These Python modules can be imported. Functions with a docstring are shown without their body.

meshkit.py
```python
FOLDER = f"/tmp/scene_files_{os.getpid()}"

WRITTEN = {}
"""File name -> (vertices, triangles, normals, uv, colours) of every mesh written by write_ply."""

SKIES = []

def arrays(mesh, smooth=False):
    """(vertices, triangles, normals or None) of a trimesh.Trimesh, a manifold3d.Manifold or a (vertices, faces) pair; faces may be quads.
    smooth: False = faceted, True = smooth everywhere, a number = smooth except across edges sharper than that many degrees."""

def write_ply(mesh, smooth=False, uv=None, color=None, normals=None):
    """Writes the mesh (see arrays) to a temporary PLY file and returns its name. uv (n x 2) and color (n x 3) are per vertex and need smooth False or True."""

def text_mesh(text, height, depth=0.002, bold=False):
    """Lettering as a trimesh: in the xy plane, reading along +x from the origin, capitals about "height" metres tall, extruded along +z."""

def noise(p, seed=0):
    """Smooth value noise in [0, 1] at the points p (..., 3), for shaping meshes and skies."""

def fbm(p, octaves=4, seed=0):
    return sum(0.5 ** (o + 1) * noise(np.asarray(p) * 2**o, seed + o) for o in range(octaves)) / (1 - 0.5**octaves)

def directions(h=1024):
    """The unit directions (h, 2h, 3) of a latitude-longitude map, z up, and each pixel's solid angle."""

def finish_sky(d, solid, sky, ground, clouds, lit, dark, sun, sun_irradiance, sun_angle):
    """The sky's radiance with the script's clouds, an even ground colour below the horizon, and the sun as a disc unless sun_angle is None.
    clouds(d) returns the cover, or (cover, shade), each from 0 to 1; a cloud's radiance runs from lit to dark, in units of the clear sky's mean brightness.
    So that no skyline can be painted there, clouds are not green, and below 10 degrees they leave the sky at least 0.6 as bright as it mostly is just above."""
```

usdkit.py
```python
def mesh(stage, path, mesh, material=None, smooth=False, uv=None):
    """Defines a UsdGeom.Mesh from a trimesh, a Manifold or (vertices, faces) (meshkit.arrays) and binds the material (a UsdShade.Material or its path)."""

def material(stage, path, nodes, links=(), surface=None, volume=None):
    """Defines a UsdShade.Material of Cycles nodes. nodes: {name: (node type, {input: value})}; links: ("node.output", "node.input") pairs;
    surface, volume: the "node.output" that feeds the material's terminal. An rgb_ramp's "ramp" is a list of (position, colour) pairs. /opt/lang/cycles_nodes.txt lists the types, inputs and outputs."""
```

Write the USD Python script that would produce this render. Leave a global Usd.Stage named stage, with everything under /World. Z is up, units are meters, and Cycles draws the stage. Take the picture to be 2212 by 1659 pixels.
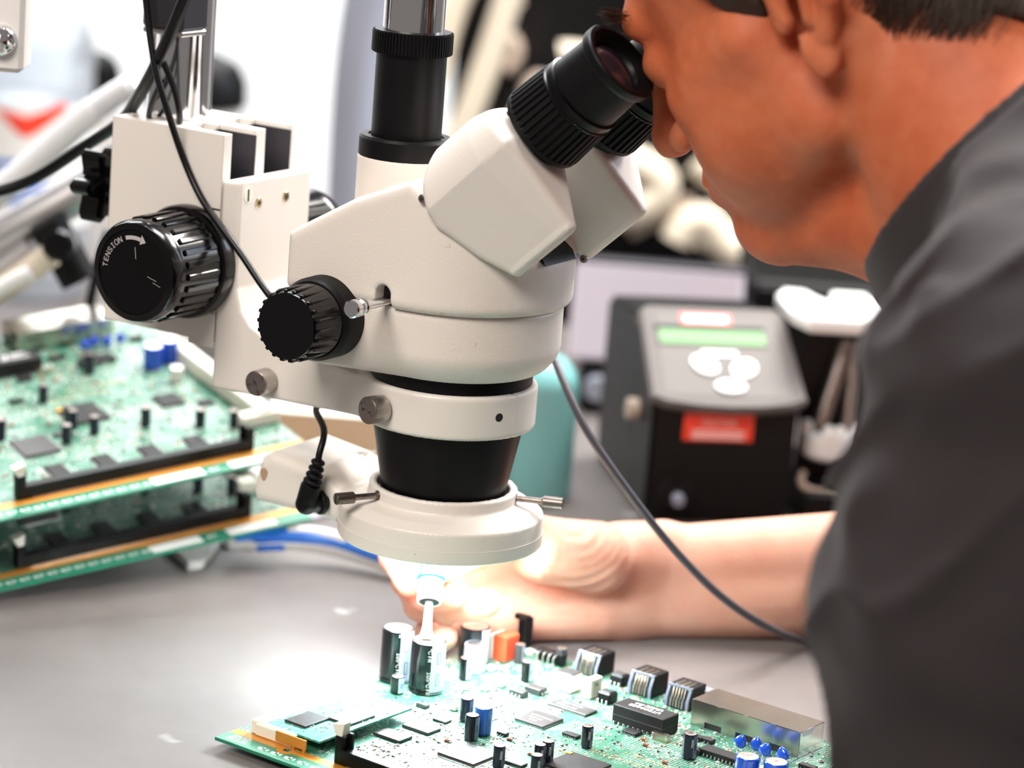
import math, random
import numpy as np, trimesh, manifold3d as m3, usdkit, meshkit
from pxr import Usd, UsdGeom, UsdLux, Gf, Sdf, Vt, UsdShade
from shapely.geometry import Polygon, Point, LineString, box as sbox
from shapely import affinity
random.seed(7); RNG = np.random.default_rng(7)
PI = math.pi
stage = Usd.Stage.CreateInMemory()
UsdGeom.SetStageUpAxis(stage, 'Z'); UsdGeom.SetStageMetersPerUnit(stage, 1.0)
UsdGeom.Xform.Define(stage, '/World'); UsdGeom.Scope.Define(stage, '/World/Looks')

# ------------------------------------------------------------------ camera (a ~106 mm lens, pitched down, rolled a little)
W, H, FPX = 2212., 1659., 6500.
T = 750.0                                   # height of the bench top; all lengths below are millimetres
_p, _r = math.radians(13.5), math.radians(4.5)
CF = np.array([0, math.cos(_p), -math.sin(_p)]); _rt = np.array([1., 0, 0]); _up = np.cross(_rt, CF)
CR = math.cos(_r) * _rt + math.sin(_r) * _up; CU = -math.sin(_r) * _rt + math.cos(_r) * _up
CC = np.array([30.67, -1469.73, 1267.81])
cam = UsdGeom.Camera.Define(stage, '/World/camera')
_m = np.eye(4); _m[0, :3], _m[1, :3], _m[2, :3], _m[3, :3] = CR, CU, -CF, CC / 1000
cam.AddTransformOp().Set(Gf.Matrix4d(_m.tolist()))
FL = 105.8
cam.CreateFocalLengthAttr(FL); cam.CreateHorizontalApertureAttr(FL * W / FPX); cam.CreateVerticalApertureAttr(FL * H / FPX)
cam.CreateFStopAttr(4.9); cam.CreateFocusDistanceAttr(1.465); cam.CreateClippingRangeAttr(Gf.Vec2f(0.05, 100))
cam.CreateExposureAttr(0.0)

# ------------------------------------------------------------------ light: room ambient, ceiling panels, a cool window side
dome = UsdLux.DomeLight.Define(stage, '/World/room_ambient'); dome.CreateColorAttr(Gf.Vec3f(1.0, .92, .86)); dome.CreateIntensityAttr(0.07)
def rect_light(name, pos, look, w, h, power, color):
    l = UsdLux.RectLight.Define(stage, '/World/' + name); l.CreateWidthAttr(w); l.CreateHeightAttr(h)
    l.CreateIntensityAttr(power); l.CreateColorAttr(Gf.Vec3f(*color))
    z = np.array(pos, float) - np.array(look, float); z /= np.linalg.norm(z)
    x = np.cross([0, 1, 0] if abs(z[2]) > .9 else [0, 0, 1], z); x /= np.linalg.norm(x); y = np.cross(z, x)
    M = np.eye(4); M[0, :3], M[1, :3], M[2, :3], M[3, :3] = x, y, z, pos
    l.AddTransformOp().Set(Gf.Matrix4d(M.tolist())); return l
rect_light('ceiling_panel_light', (0.15, 0.55, 2.75), (0.05, 0.25, 0.9), 1.3, 0.6, 29, (.97, .98, 1.0))
rect_light('ceiling_panel_front', (-0.9, -1.7, 2.75), (-0.1, 0.0, 1.0), 1.4, 0.9, 18.5, (1.0, .92, .84))
rect_light('bench_lamp', (0.55, 0.75, 1.78), (0.22, 0.17, 0.8), 0.7, 0.25, 46, (1.0, .95, .88))
rect_light('window_side_light', (2.6, 0.9, 2.0), (0.0, 0.0, 0.95), 1.0, 1.2, 8, (.72, .84, 1.0))
rect_light('back_ceiling_light', (-0.9, 2.0, 2.75), (-0.7, 2.75, 1.0), 1.8, 0.5, 36, (.97, 1.0, 1.0))

# ------------------------------------------------------------------ pixel rays (2212 x 1659) -> points on known planes
def ray(x, y): return (x - W / 2) / FPX * CR - (y - H / 2) / FPX * CU + CF
def at_z(x, y, z=T): d = ray(x, y); return CC + d * ((z - CC[2]) / d[2])
def at_y(x, y, Y): d = ray(x, y); return CC + d * ((Y - CC[1]) / d[1])
def proj(p):
    v = np.asarray(p, float) - CC; z = v @ CF; return np.array([W / 2 + FPX * (v @ CR) / z, H / 2 - FPX * (v @ CU) / z])
# the microscope's own frame: x towards the user, y away from the camera, z up, origin on the bench below the objective
SA = math.radians(-30); SF = np.array([math.cos(SA), math.sin(SA), 0]); SY = np.array([-math.sin(SA), math.cos(SA), 0]); SO = np.array([0, 0, T])
def loc(p): p = np.asarray(p, float) - SO; return np.array([p @ SF, p @ SY, p[2]])
def wor(l): l = np.asarray(l, float); return SO + np.multiply.outer(l[..., 0], SF) + np.multiply.outer(l[..., 1], SY) + np.multiply.outer(l[..., 2], [0, 0, 1.])
def on_y(x, y, ly): d = ray(x, y); t = (ly - (CC - SO) @ SY) / (d @ SY); return loc(CC + d * t)

# ------------------------------------------------------------------ prims
_used = {}
def numbered(parent, name):
    k = (parent, name); n = _used.get(k, 0); _used[k] = n + 1
    return f'{parent}/{name}' + (f'_{n:03d}' if n else '')
def tag(p, label=None, cat=None, group=None, kind=None):
    p = p.GetPrim() if hasattr(p, 'GetPrim') else p
    for k, v in (('label', label), ('category', cat), ('group', group), ('kind', kind)):
        if v: p.SetCustomDataByKey(k, v)
    return p
def thing(name, label, cat, pos=(0, 0, 0), rotz=0, group=None, kind=None):
    x = UsdGeom.Xform.Define(stage, numbered('/World', name))
    x.AddTranslateOp().Set(Gf.Vec3d(*[float(a) / 1000 for a in pos])); x.AddRotateZOp().Set(float(rotz))
    return tag(x, label, cat, group, kind)
def scope_thing(name, label, cat, **k): return thing(name, label, cat, SO, -30, **k)
def part(name, mesh, mat, parent=None, smooth=35, label=None, kind=None, at=None):
    """One Mesh prim, millimetres in; at: origin of the parent's frame when the mesh is given in world millimetres."""
    v, f, n = meshkit.arrays(mesh, smooth)
    path = numbered(str(parent.GetPath()) if parent is not None else '/World', name)
    v = np.asarray(v, float)
    if at is not None: v = v - np.asarray(at)
    g = usdkit.mesh(stage, path, trimesh.Trimesh(v / 1000, f, process=False), mat)
    if n is not None:
        g.CreateNormalsAttr(Vt.Vec3fArray.FromNumpy(n.astype(np.float32))); g.SetNormalsInterpolation('vertex')
    return tag(g, label, None, None, kind)
def copy_of(src, name, label, cat, pos, rotz, group=None):
    x = UsdGeom.Xform.Define(stage, numbered('/World', name))
    x.GetPrim().GetReferences().AddInternalReference(src.GetPath())
    x.ClearXformOpOrder(); x.AddTranslateOp().Set(Gf.Vec3d(*[float(a) / 1000 for a in pos])); x.AddRotateZOp().Set(float(rotz))
    x.GetPrim().SetInstanceable(True)
    return tag(x, label, cat, group)

# ------------------------------------------------------------------ materials
def mat(name, color, rough=.5, metal=0., coat=0., spec=.5, bump=None, spots=None, rad=None, sss=None, trans=0., emit=None, sheen=0., ramp=None, ior=1.5):
    """bump (scale, strength), spots (scale, colour, threshold) = dirt or grain, ramp (scale, [colours]) = mottled tone."""
    n = {'p': ('principled_bsdf', dict(base_color=color, roughness=rough, metallic=metal, coat_weight=coat, specular_ior_level=spec, transmission_weight=trans, ior=ior, sheen_weight=sheen))}
    L = []
    n['tc'] = ('texture_coordinate', {})
    last = None
    if ramp:
        n['rn'] = ('noise_texture', dict(scale=ramp[0], detail=5., roughness=.6)); n['rr'] = ('rgb_ramp', dict(ramp=ramp[1]))
        L += [('tc.object', 'rn.vector'), ('rn.fac', 'rr.fac')]; last = 'rr.color'
    if spots:
        n['sn'] = ('noise_texture', dict(scale=spots[0], detail=6., roughness=.7)); n['sr'] = ('rgb_ramp', dict(ramp=[(0, (0, 0, 0)), (spots[2], (0, 0, 0)), (min(1, spots[2] + .06), (1, 1, 1)), (1, (1, 1, 1))]))
        n['sm'] = ('mix_color', dict(a=color, b=spots[1]))
        L += [('tc.object', 'sn.vector'), ('sn.fac', 'sr.fac'), ('sr.color', 'sm.fac')]
        if last: L.append((last, 'sm.a'))
        last = 'sm.result'
    if last: L.append((last, 'p.base_color'))
    if sss: n['p'][1].update(subsurface_weight=sss[0], subsurface_scale=sss[1], subsurface_radius=(1., .35, .2))
    if emit: n['p'][1].update(emission_color=emit[0], emission_strength=emit[1])
    if bump:
        n['bn'] = ('noise_texture', dict(scale=bump[0], detail=3.)); n['b'] = ('bump', dict(strength=bump[1], distance=.0006))
        L += [('tc.object', 'bn.vector'), ('bn.fac', 'b.height')]
        if rad: n['bv'] = ('bevel', dict(radius=rad, samples=4)); L.append(('bv.bevel', 'b.normal'))
        L.append(('b.normal', 'p.normal'))
    elif rad:
        n['bv'] = ('bevel', dict(radius=rad, samples=4)); L.append(('bv.bevel', 'p.normal'))
    return usdkit.material(stage, '/World/Looks/' + name, n, L, surface='p.BSDF')

M = {}
M['enamel'] = mat('white_enamel', (.75, .685, .625), .42, bump=(1500, .3), spots=(85, (.50, .38, .29), .665))
M['enamel_arm'] = mat('white_enamel_smooth', (.74, .69, .64), .38, bump=(900, .10), spots=(60, (.50, .40, .32), .70))
M['ring_white'] = mat('ring_white', (.76, .71, .65), .40, bump=(700, .06), spots=(55, (.45, .33, .26), .70))
M['black_plastic'] = mat('black_plastic', (.0018, .0016, .002), .30, coat=.05, spec=.22)
M['black_knob'] = mat('black_knob', (.0018, .0016, .002), .20, coat=.22, spec=.25)
M['black_satin'] = mat('black_satin', (.0020, .0019, .0024), .42, spec=.22)
M['black_rubber'] = mat('black_rubber', (.0026, .0025, .003), .55, spec=.22)
M['cable'] = mat('cable_black', (.003, .0028, .0036), .38, spec=.3)
M['cable_grey'] = mat('cable_grey', (.06, .055, .065), .42)
M['chrome'] = mat('chrome', (.80, .80, .82), .10, metal=1.)
M['steel'] = mat('steel', (.52, .49, .46), .28, metal=1., bump=(500, .1))
M['steel_dark'] = mat('steel_dark', (.30, .26, .24), .38, metal=1., spots=(300, (.12, .08, .06), .56))
M['brass'] = mat('brass', (.75, .58, .36), .25, metal=1.)
M['tin'] = mat('tinned_sheet', (.56, .52, .46), .24, metal=1., ramp=(25, [(0, (.50, .44, .36)), (.5, (.62, .57, .50)), (1, (.46, .38, .30))]), bump=(60, .08))
M['solder'] = mat('solder', (.75, .73, .70), .3, metal=1.)
M['gold'] = mat('gold_pad', (.80, .55, .25), .35, metal=1.)
M['print_white'] = mat('print_white', (.80, .80, .78), .6)
M['print_grey'] = mat('print_grey', (.45, .42, .41), .6)
M['black_hole'] = mat('black_recess', (.006, .006, .007), .7)
M['lens'] = mat('lens_glass', (.02, .015, .022), .04, coat=1., spec=.9)
M['led'] = mat('ring_diffuser', (.9, .93, .95), .4, emit=((.86, .97, 1.0), 46.))
M['chip'] = mat('chip_black', (.012, .0105, .0105), .5, spec=.25, bump=(900, .1))
M['chip_grey'] = mat('chip_grey', (.035, .032, .032), .42, spec=.4)
M['sleeve_black'] = mat('sleeve_black', (.005, .006, .007), .18, coat=.2, spec=.4)
M['sleeve_navy'] = mat('sleeve_navy', (.008, .008, .020), .2, coat=.2, spec=.4)
M['sleeve_blue'] = mat('sleeve_blue', (.02, .10, .42), .25, coat=.3)
M['stripe'] = mat('sleeve_stripe', (.55, .66, .80), .3)
M['stripe_dark'] = mat('sleeve_stripe_grey', (.10, .11, .16), .3)
M['blue_drop'] = mat('blue_epoxy', (.01, .07, .50), .12, coat=.6)
M['cream'] = mat('cream_plastic', (.80, .76, .66), .45)
M['orange'] = mat('orange_tape', (.72, .07, .025), .5, spec=.3)
M['smd_tan'] = mat('smd_tan', (.42, .27, .17), .5); M['smd_black'] = mat('smd_black', (.03, .028, .03), .5); M['smd_white'] = mat('smd_white', (.70, .68, .62), .45)
M['smd_red'] = mat('smd_red', (.30, .075, .035), .4); M['smd_yellow'] = mat('smd_yellow', (.85, .50, .06), .4)
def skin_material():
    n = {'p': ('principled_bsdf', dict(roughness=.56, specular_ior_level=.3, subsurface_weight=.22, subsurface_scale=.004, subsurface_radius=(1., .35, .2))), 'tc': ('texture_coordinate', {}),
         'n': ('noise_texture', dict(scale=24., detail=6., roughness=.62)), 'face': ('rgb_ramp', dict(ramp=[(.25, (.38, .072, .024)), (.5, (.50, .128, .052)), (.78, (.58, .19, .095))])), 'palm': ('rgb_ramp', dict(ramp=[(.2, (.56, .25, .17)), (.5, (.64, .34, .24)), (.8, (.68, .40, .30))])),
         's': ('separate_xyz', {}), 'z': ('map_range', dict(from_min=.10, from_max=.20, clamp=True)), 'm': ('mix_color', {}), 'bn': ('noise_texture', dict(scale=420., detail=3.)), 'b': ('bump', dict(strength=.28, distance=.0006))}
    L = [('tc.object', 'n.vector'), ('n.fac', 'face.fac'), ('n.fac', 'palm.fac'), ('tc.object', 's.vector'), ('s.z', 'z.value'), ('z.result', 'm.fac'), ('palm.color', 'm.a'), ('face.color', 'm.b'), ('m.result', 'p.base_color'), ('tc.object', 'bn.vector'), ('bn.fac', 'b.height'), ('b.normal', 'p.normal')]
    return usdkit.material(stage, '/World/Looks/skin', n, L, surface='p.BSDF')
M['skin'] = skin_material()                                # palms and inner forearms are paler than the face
M['hair'] = mat('hair_brown', (.028, .0145, .0085), .5, spec=.3)
M['shirt'] = mat('shirt_charcoal', (.028, .023, .0245), .9, bump=(1400, .35), sheen=.10, spec=.12)
M['trousers'] = mat('trousers_dark', (.03, .032, .04), .85)
M['teal'] = mat('teal_plastic', (.17, .42, .42), .4)
M['tool_teal'] = mat('tool_teal', (.008, .40, .42), .35)
M['tool_white'] = mat('tool_white', (.80, .79, .74), .4)
M['tool_blue'] = mat('tool_blue', (.02, .16, .62), .32)
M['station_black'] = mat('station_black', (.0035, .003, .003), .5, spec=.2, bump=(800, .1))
M['station_grey'] = mat('station_grey', (.09, .075, .07), .55, spec=.3)
M['panel_inset'] = mat('panel_inset', (.115, .10, .094), .55, spec=.3)
M['keys'] = mat('key_white', (.75, .75, .74), .4)
M['lcd'] = mat('lcd_green', (.07, .17, .06), .4, emit=((.36, .80, .30), .42), spec=.2)
M['red_label'] = mat('red_label', (.80, .05, .02), .45)
M['grey_case'] = mat('grey_case', (.40, .37, .42), .5)
M['white_case'] = mat('white_case', (.78, .75, .73), .45)
M['cable_cream'] = mat('cable_cream', (.66, .58, .46), .5)
M['cable_tan'] = mat('cable_tan', (.42, .33, .26), .5)
M['cable_orange'] = mat('cable_orange', (.55, .18, .06), .5)
M['grey_paint'] = mat('grey_paint', (.29, .31, .38), .45)
M['jack_rim'] = mat('jack_rim', (.11, .12, .16), .4)
M['slide_grey'] = mat('slide_grey', (.022, .02, .026), .4, spec=.4)
M['case_face'] = mat('case_face', (.80, .74, .86), .5)
M['hose'] = mat('hose_white', (.62, .62, .64), .45)
M['alu'] = mat('aluminium', (.62, .60, .60), .35, metal=1.)
M['card'] = mat('cardboard', (.60, .42, .26), .7)
M['wall'] = mat('wall_white', (.86, .87, .87), .8)
M['floor'] = mat('floor_grey', (.30, .29, .28), .6)
M['stool'] = mat('stool_black', (.02, .02, .02), .6)
# worn grey laminate: broad stains, light scuffs and dark scratches
def bench_material():
    n = {'tc': ('texture_coordinate', {}), 'p': ('principled_bsdf', dict(roughness=.38, specular_ior_level=.45)),
         'n1': ('noise_texture', dict(scale=7., detail=6., roughness=.6)), 'r1': ('rgb_ramp', dict(ramp=[(.25, (.098, .084, .079)), (.5, (.128, .112, .106)), (.75, (.158, .142, .135))])),
         'v': ('voronoi_texture', dict(scale=22., randomness=1.)), 'rv': ('rgb_ramp', dict(ramp=[(0, (1, 1, 1)), (.13, (.8, .8, .8)), (.17, (0, 0, 0)), (1, (0, 0, 0))])),
         'n2': ('noise_texture', dict(scale=30., detail=2.)), 'r2': ('rgb_ramp', dict(ramp=[(0, (0, 0, 0)), (.60, (0, 0, 0)), (.66, (.5, .5, .5)), (1, (.5, .5, .5))])),
         'mm': ('mix_color', dict(blend_type='multiply', fac=1.)), 'mx': ('mix_color', dict(b=(.46, .45, .43))),
         'map': ('mapping', dict(scale=(3., 55., 1.), rotation=(0, 0, .5))), 'n3': ('noise_texture', dict(scale=9., detail=4., distortion=.6)), 'r3': ('rgb_ramp', dict(ramp=[(0, (0, 0, 0)), (.70, (0, 0, 0)), (.74, (.6, .6, .6)), (1, (.6, .6, .6))])),
         'mx2': ('mix_color', dict(b=(.12, .10, .09)))}
    L = [('tc.object', 'n1.vector'), ('n1.fac', 'r1.fac'), ('tc.object', 'v.vector'), ('v.distance', 'rv.fac'), ('tc.object', 'n2.vector'), ('n2.fac', 'r2.fac'),
         ('rv.color', 'mm.a'), ('r2.color', 'mm.b'), ('mm.result', 'mx.fac'), ('r1.color', 'mx.a'),
         ('tc.object', 'map.vector'), ('map.vector', 'n3.vector'), ('n3.fac', 'r3.fac'), ('r3.color', 'mx2.fac'), ('mx.result', 'mx2.a'), ('mx2.result', 'p.base_color')]
    return usdkit.material(stage, '/World/Looks/bench_laminate', n, L, surface='p.BSDF')
M['bench'] = bench_material()
# solder mask with light tracks, pads and silk screen, all flat print on the board
def mask_material(name, base, dense):
    n = {'tc': ('texture_coordinate', {}), 'p': ('principled_bsdf', dict(roughness=.34, coat_weight=.2)),
         'b1': ('brick_texture', dict(scale=1., brick_width=.0062, row_height=.0011, mortar_size=.00016, color1=base, color2=tuple(c * .75 for c in base), mortar=(.10, .31, .21), offset=.37, bias=.1)),
         'm2': ('mapping', dict(rotation=(0, 0, PI / 2))), 'b2': ('brick_texture', dict(scale=1., brick_width=.0085, row_height=.0017, mortar_size=.00015, color1=(0, 0, 0), color2=(0, 0, 0), mortar=(1, 1, 1), offset=.21)),
         'n1': ('noise_texture', dict(scale=70., detail=2.)), 'r1': ('rgb_ramp', dict(ramp=[(0, (0, 0, 0)), (.48, (0, 0, 0)), (.50, (1, 1, 1)), (1, (1, 1, 1))])),
         'f2': ('mix_color', dict(blend_type='multiply', fac=1.)), 'x1': ('mix_color', dict(b=(.40, .52, .45))),
         'vo': ('voronoi_texture', dict(scale=430., metric='chebychev', randomness=.85)), 'rv': ('rgb_ramp', dict(ramp=[(0, (1, 1, 1)), (.20, (1, 1, 1)), (.24, (0, 0, 0)), (1, (0, 0, 0))])),
         'n3': ('noise_texture', dict(scale=45., detail=3.)), 'r3': ('rgb_ramp', dict(ramp=[(0, (0, 0, 0)), (dense, (0, 0, 0)), (dense + .03, (1, 1, 1)), (1, (1, 1, 1))])),
         'f3': ('mix_color', dict(blend_type='multiply', fac=1.)), 'x2': ('mix_color', dict(b=(.62, .64, .58)))}
    L = [('tc.object', 'b1.vector'), ('tc.object', 'm2.vector'), ('m2.vector', 'b2.vector'), ('tc.object', 'n1.vector'), ('n1.fac', 'r1.fac'), ('b2.color', 'f2.a'), ('r1.color', 'f2.b'),
         ('f2.result', 'x1.fac'), ('b1.color', 'x1.a'), ('tc.object', 'vo.vector'), ('vo.distance', 'rv.fac'), ('tc.object', 'n3.vector'), ('n3.fac', 'r3.fac'), ('rv.color', 'f3.a'), ('r3.color', 'f3.b'),
         ('f3.result', 'x2.fac'), ('x1.result', 'x2.a'), ('x2.result', 'p.base_color')]
    return usdkit.material(stage, '/World/Looks/' + name, n, L, surface='p.BSDF')
M['mask'] = mask_material('solder_mask', (.004, .088, .045), .49)
M['mask_plain'] = mat('solder_mask_plain', (.012, .20, .11), .32, coat=.3)
M['mask_card'] = mask_material('solder_mask_card', (.02, .30, .24), .47)
M['strip_gold'] = mat('gold_strip', (.62, .26, .035), .34, metal=.35, ramp=(40, [(0, (.50, .18, .02)), (.5, (.64, .27, .04)), (1, (.70, .33, .06))]))
def glass_pane_material():
    n = {'t': ('transparent_bsdf', dict(color=(.82, .87, .93))), 'g': ('glossy_bsdf', dict(roughness=.08)), 'd': ('diffuse_bsdf', dict(color=(.75, .80, .88))), 'm1': ('mix_closure', dict(fac=.35)), 'fr': ('fresnel', {}), 'm2': ('mix_closure', {})}
    return usdkit.material(stage, '/World/Looks/clear_plastic', n, [('t.BSDF', 'm1.closure1'), ('d.BSDF', 'm1.closure2'), ('m1.closure', 'm2.closure1'), ('g.BSDF', 'm2.closure2'), ('fr.fac', 'm2.fac')], surface='m2.closure')
M['clear'] = glass_pane_material()

# ------------------------------------------------------------------ mesh tools (millimetres)
def cat(*ms): return trimesh.util.concatenate([x for m in ms for x in (m if isinstance(m, (list, tuple)) else [m])])
def tm(man): v, f, _ = meshkit.arrays(man); return trimesh.Trimesh(v, f, process=False)
def mv(m, t=(0, 0, 0), rz=0, R=None):
    m = m.copy(); X = np.eye(4)
    if R is not None: X[:3, :3] = R
    if rz: X = trimesh.transformations.rotation_matrix(math.radians(rz), [0, 0, 1]) @ X
    X[:3, 3] += t; m.apply_transform(X); return m
def frame(d, up=(0, 0, 1)):
    """Rotation whose z axis is d."""
    d = np.array(d, float); d /= np.linalg.norm(d); x = np.cross(up, d)
    if np.linalg.norm(x) < 1e-6: x = np.cross([1, 0, 0], d)
    x /= np.linalg.norm(x); return np.stack([x, np.cross(d, x), d], 1)
def rbox(sx, sy, sz, r=1., c=(0, 0, 0)):
    r = min(r, .49 * min(sx, sy, sz)); pts = []
    for i in (-1, 1):
        for j in (-1, 1):
            for k in (-1, 1):
                q = np.array([i * sx / 2, j * sy / 2, k * sz / 2])
                for ax in range(3):
                    o = np.array([i, j, k]) * r; o[ax] = 0; pts.append(q - o)
    return mv(tm(m3.Manifold.hull_points(np.array(pts))), c)
def hull(pts): return tm(m3.Manifold.hull_points(np.asarray(pts, float)))
def lathe(prof, n=48, a=(0, 0, 0), d=(0, 0, 1)):
    """prof: (radius, height) pairs bottom to top (outer side); ends closed on the axis."""
    prof = [(0, prof[0][1])] + [q for q in prof] + [(0, prof[-1][1])] if prof[0][0] > 0 else list(prof)
    v, f = [], []; k = len(prof)
    for i in range(n):
        t = 2 * PI * i / n
        for r, h in prof: v.append((r * math.cos(t), r * math.sin(t), h))
    for i in range(n):
        j = (i + 1) % n
        for q in range(k - 1):
            A, B, C, D = i * k + q, j * k + q, j * k + q + 1, i * k + q + 1
            if prof[q][0] > 0: f.append((A, B, C)) if prof[q + 1][0] > 0 or True else None
            if prof[q + 1][0] > 0: f.append((A, C, D))
    m = trimesh.Trimesh(np.array(v), np.array(f), process=False); m.merge_vertices(); m.update_faces(m.nondegenerate_faces())
    return mv(m, a, R=frame(d))
def cyl(a, b, r, n=32, ch=0.6, r2=None):
    a, b = np.array(a, float), np.array(b, float); L = np.linalg.norm(b - a); r2 = r if r2 is None else r2; ch = min(ch, .4 * r, .4 * r2, .4 * L)
    return lathe([(r - ch, 0), (r, ch), (r2, L - ch), (r2 - ch, L)], n, a, b - a)
def spline(pts, n=60):
    pts = np.asarray(pts, float); t = np.r_[0, np.cumsum(np.linalg.norm(np.diff(pts, axis=0), axis=1) ** .5)]
    from scipy.interpolate import CubicSpline
    return CubicSpline(t, pts)(np.linspace(0, t[-1], n))
def tube(path, r, n=12, sx=1.):
    path = np.asarray(path, float); k = len(path); r = np.broadcast_to(np.asarray(r, float), (k,))
    tan = np.gradient(path, axis=0); tan /= np.linalg.norm(tan, axis=1, keepdims=True)
    u = np.cross(tan[0], [0, 0, 1.]); u = np.cross(tan[0], [1., 0, 0]) if np.linalg.norm(u) < .1 else u; v = []
    for i in range(k):
        u = u - (u @ tan[i]) * tan[i]; u /= np.linalg.norm(u); w = np.cross(tan[i], u)
        for j in range(n): a = 2 * PI * j / n; v.append(path[i] + r[i] * (sx * math.cos(a) * u + math.sin(a) * w))
    f = [(i * n + j, i * n + (j + 1) % n, (i + 1) * n + (j + 1) % n, (i + 1) * n + j) for i in range(k - 1) for j in range(n)]
    f = [(a, c, b) for a, b, c, d in f] + [(a, d, c) for a, b, c, d in f]
    v += [path[0], path[-1]]; o = k * n
    f += [(o, j, (j + 1) % n) for j in range(n)] + [(o + 1, (k - 1) * n + (j + 1) % n, (k - 1) * n + j) for j in range(n)]
    m = trimesh.Trimesh(np.array(v), np.array(f), process=False); m.fix_normals() if m.volume < 0 else None
    return m
def prism(poly, z0, z1, a=(0, 0, 0), R=None, ch=0.):
    """Extrudes a shapely polygon or point list along z, with a small chamfer."""
    poly = Polygon(poly) if not hasattr(poly, 'exterior') else poly
    def cs(p): return m3.CrossSection([np.array(r.coords)[:-1] for r in [p.exterior, *p.interiors]], m3.FillRule.EvenOdd)
    if ch:
        ins = poly.buffer(-ch, join_style=2)
        body = cs(poly).extrude(z1 - z0 - 2 * ch).translate([0, 0, z0 + ch]) + cs(ins).extrude(z1 - z0).translate([0, 0, z0])
        m = tm(body)
    else: m = tm(cs(poly).extrude(z1 - z0).translate([0, 0, z0]))
    return mv(m, a, R=R)
RXZ = np.array([[1., 0, 0], [0, 0, -1.], [0, 1., 0]])        # drawing plane (x, z), extruded along -y
def gear(r, n, depth, duty=.5, sub=3):
    pts = []
    for i in range(n):
        for k, rr in ((0, r), (duty, r), (duty + .12, r - depth), (.88, r - depth)):
            t = 2 * PI * (i + k) / n; pts.append((rr * math.cos(t), rr * math.sin(t)))
    return Polygon(pts)
def text(s, h, depth=.15, bold=False, center=False):
    m = meshkit.text_mesh(s, h, depth, bold)
    if center: b = m.bounds; m.apply_translation([-(b[0][0] + b[1][0]) / 2, -(b[0][1] + b[1][1]) / 2, 0])
    return m
def wrap(m, r):
    """Wraps a flat mesh (x along the arc, y along z) on a cylinder of radius r."""
    v = np.array(m.vertices); a = v[:, 0] / r; rr = r + v[:, 2]
    return trimesh.Trimesh(np.stack([rr * np.cos(a), rr * np.sin(a), v[:, 1]], 1), m.faces, process=False)

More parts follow.
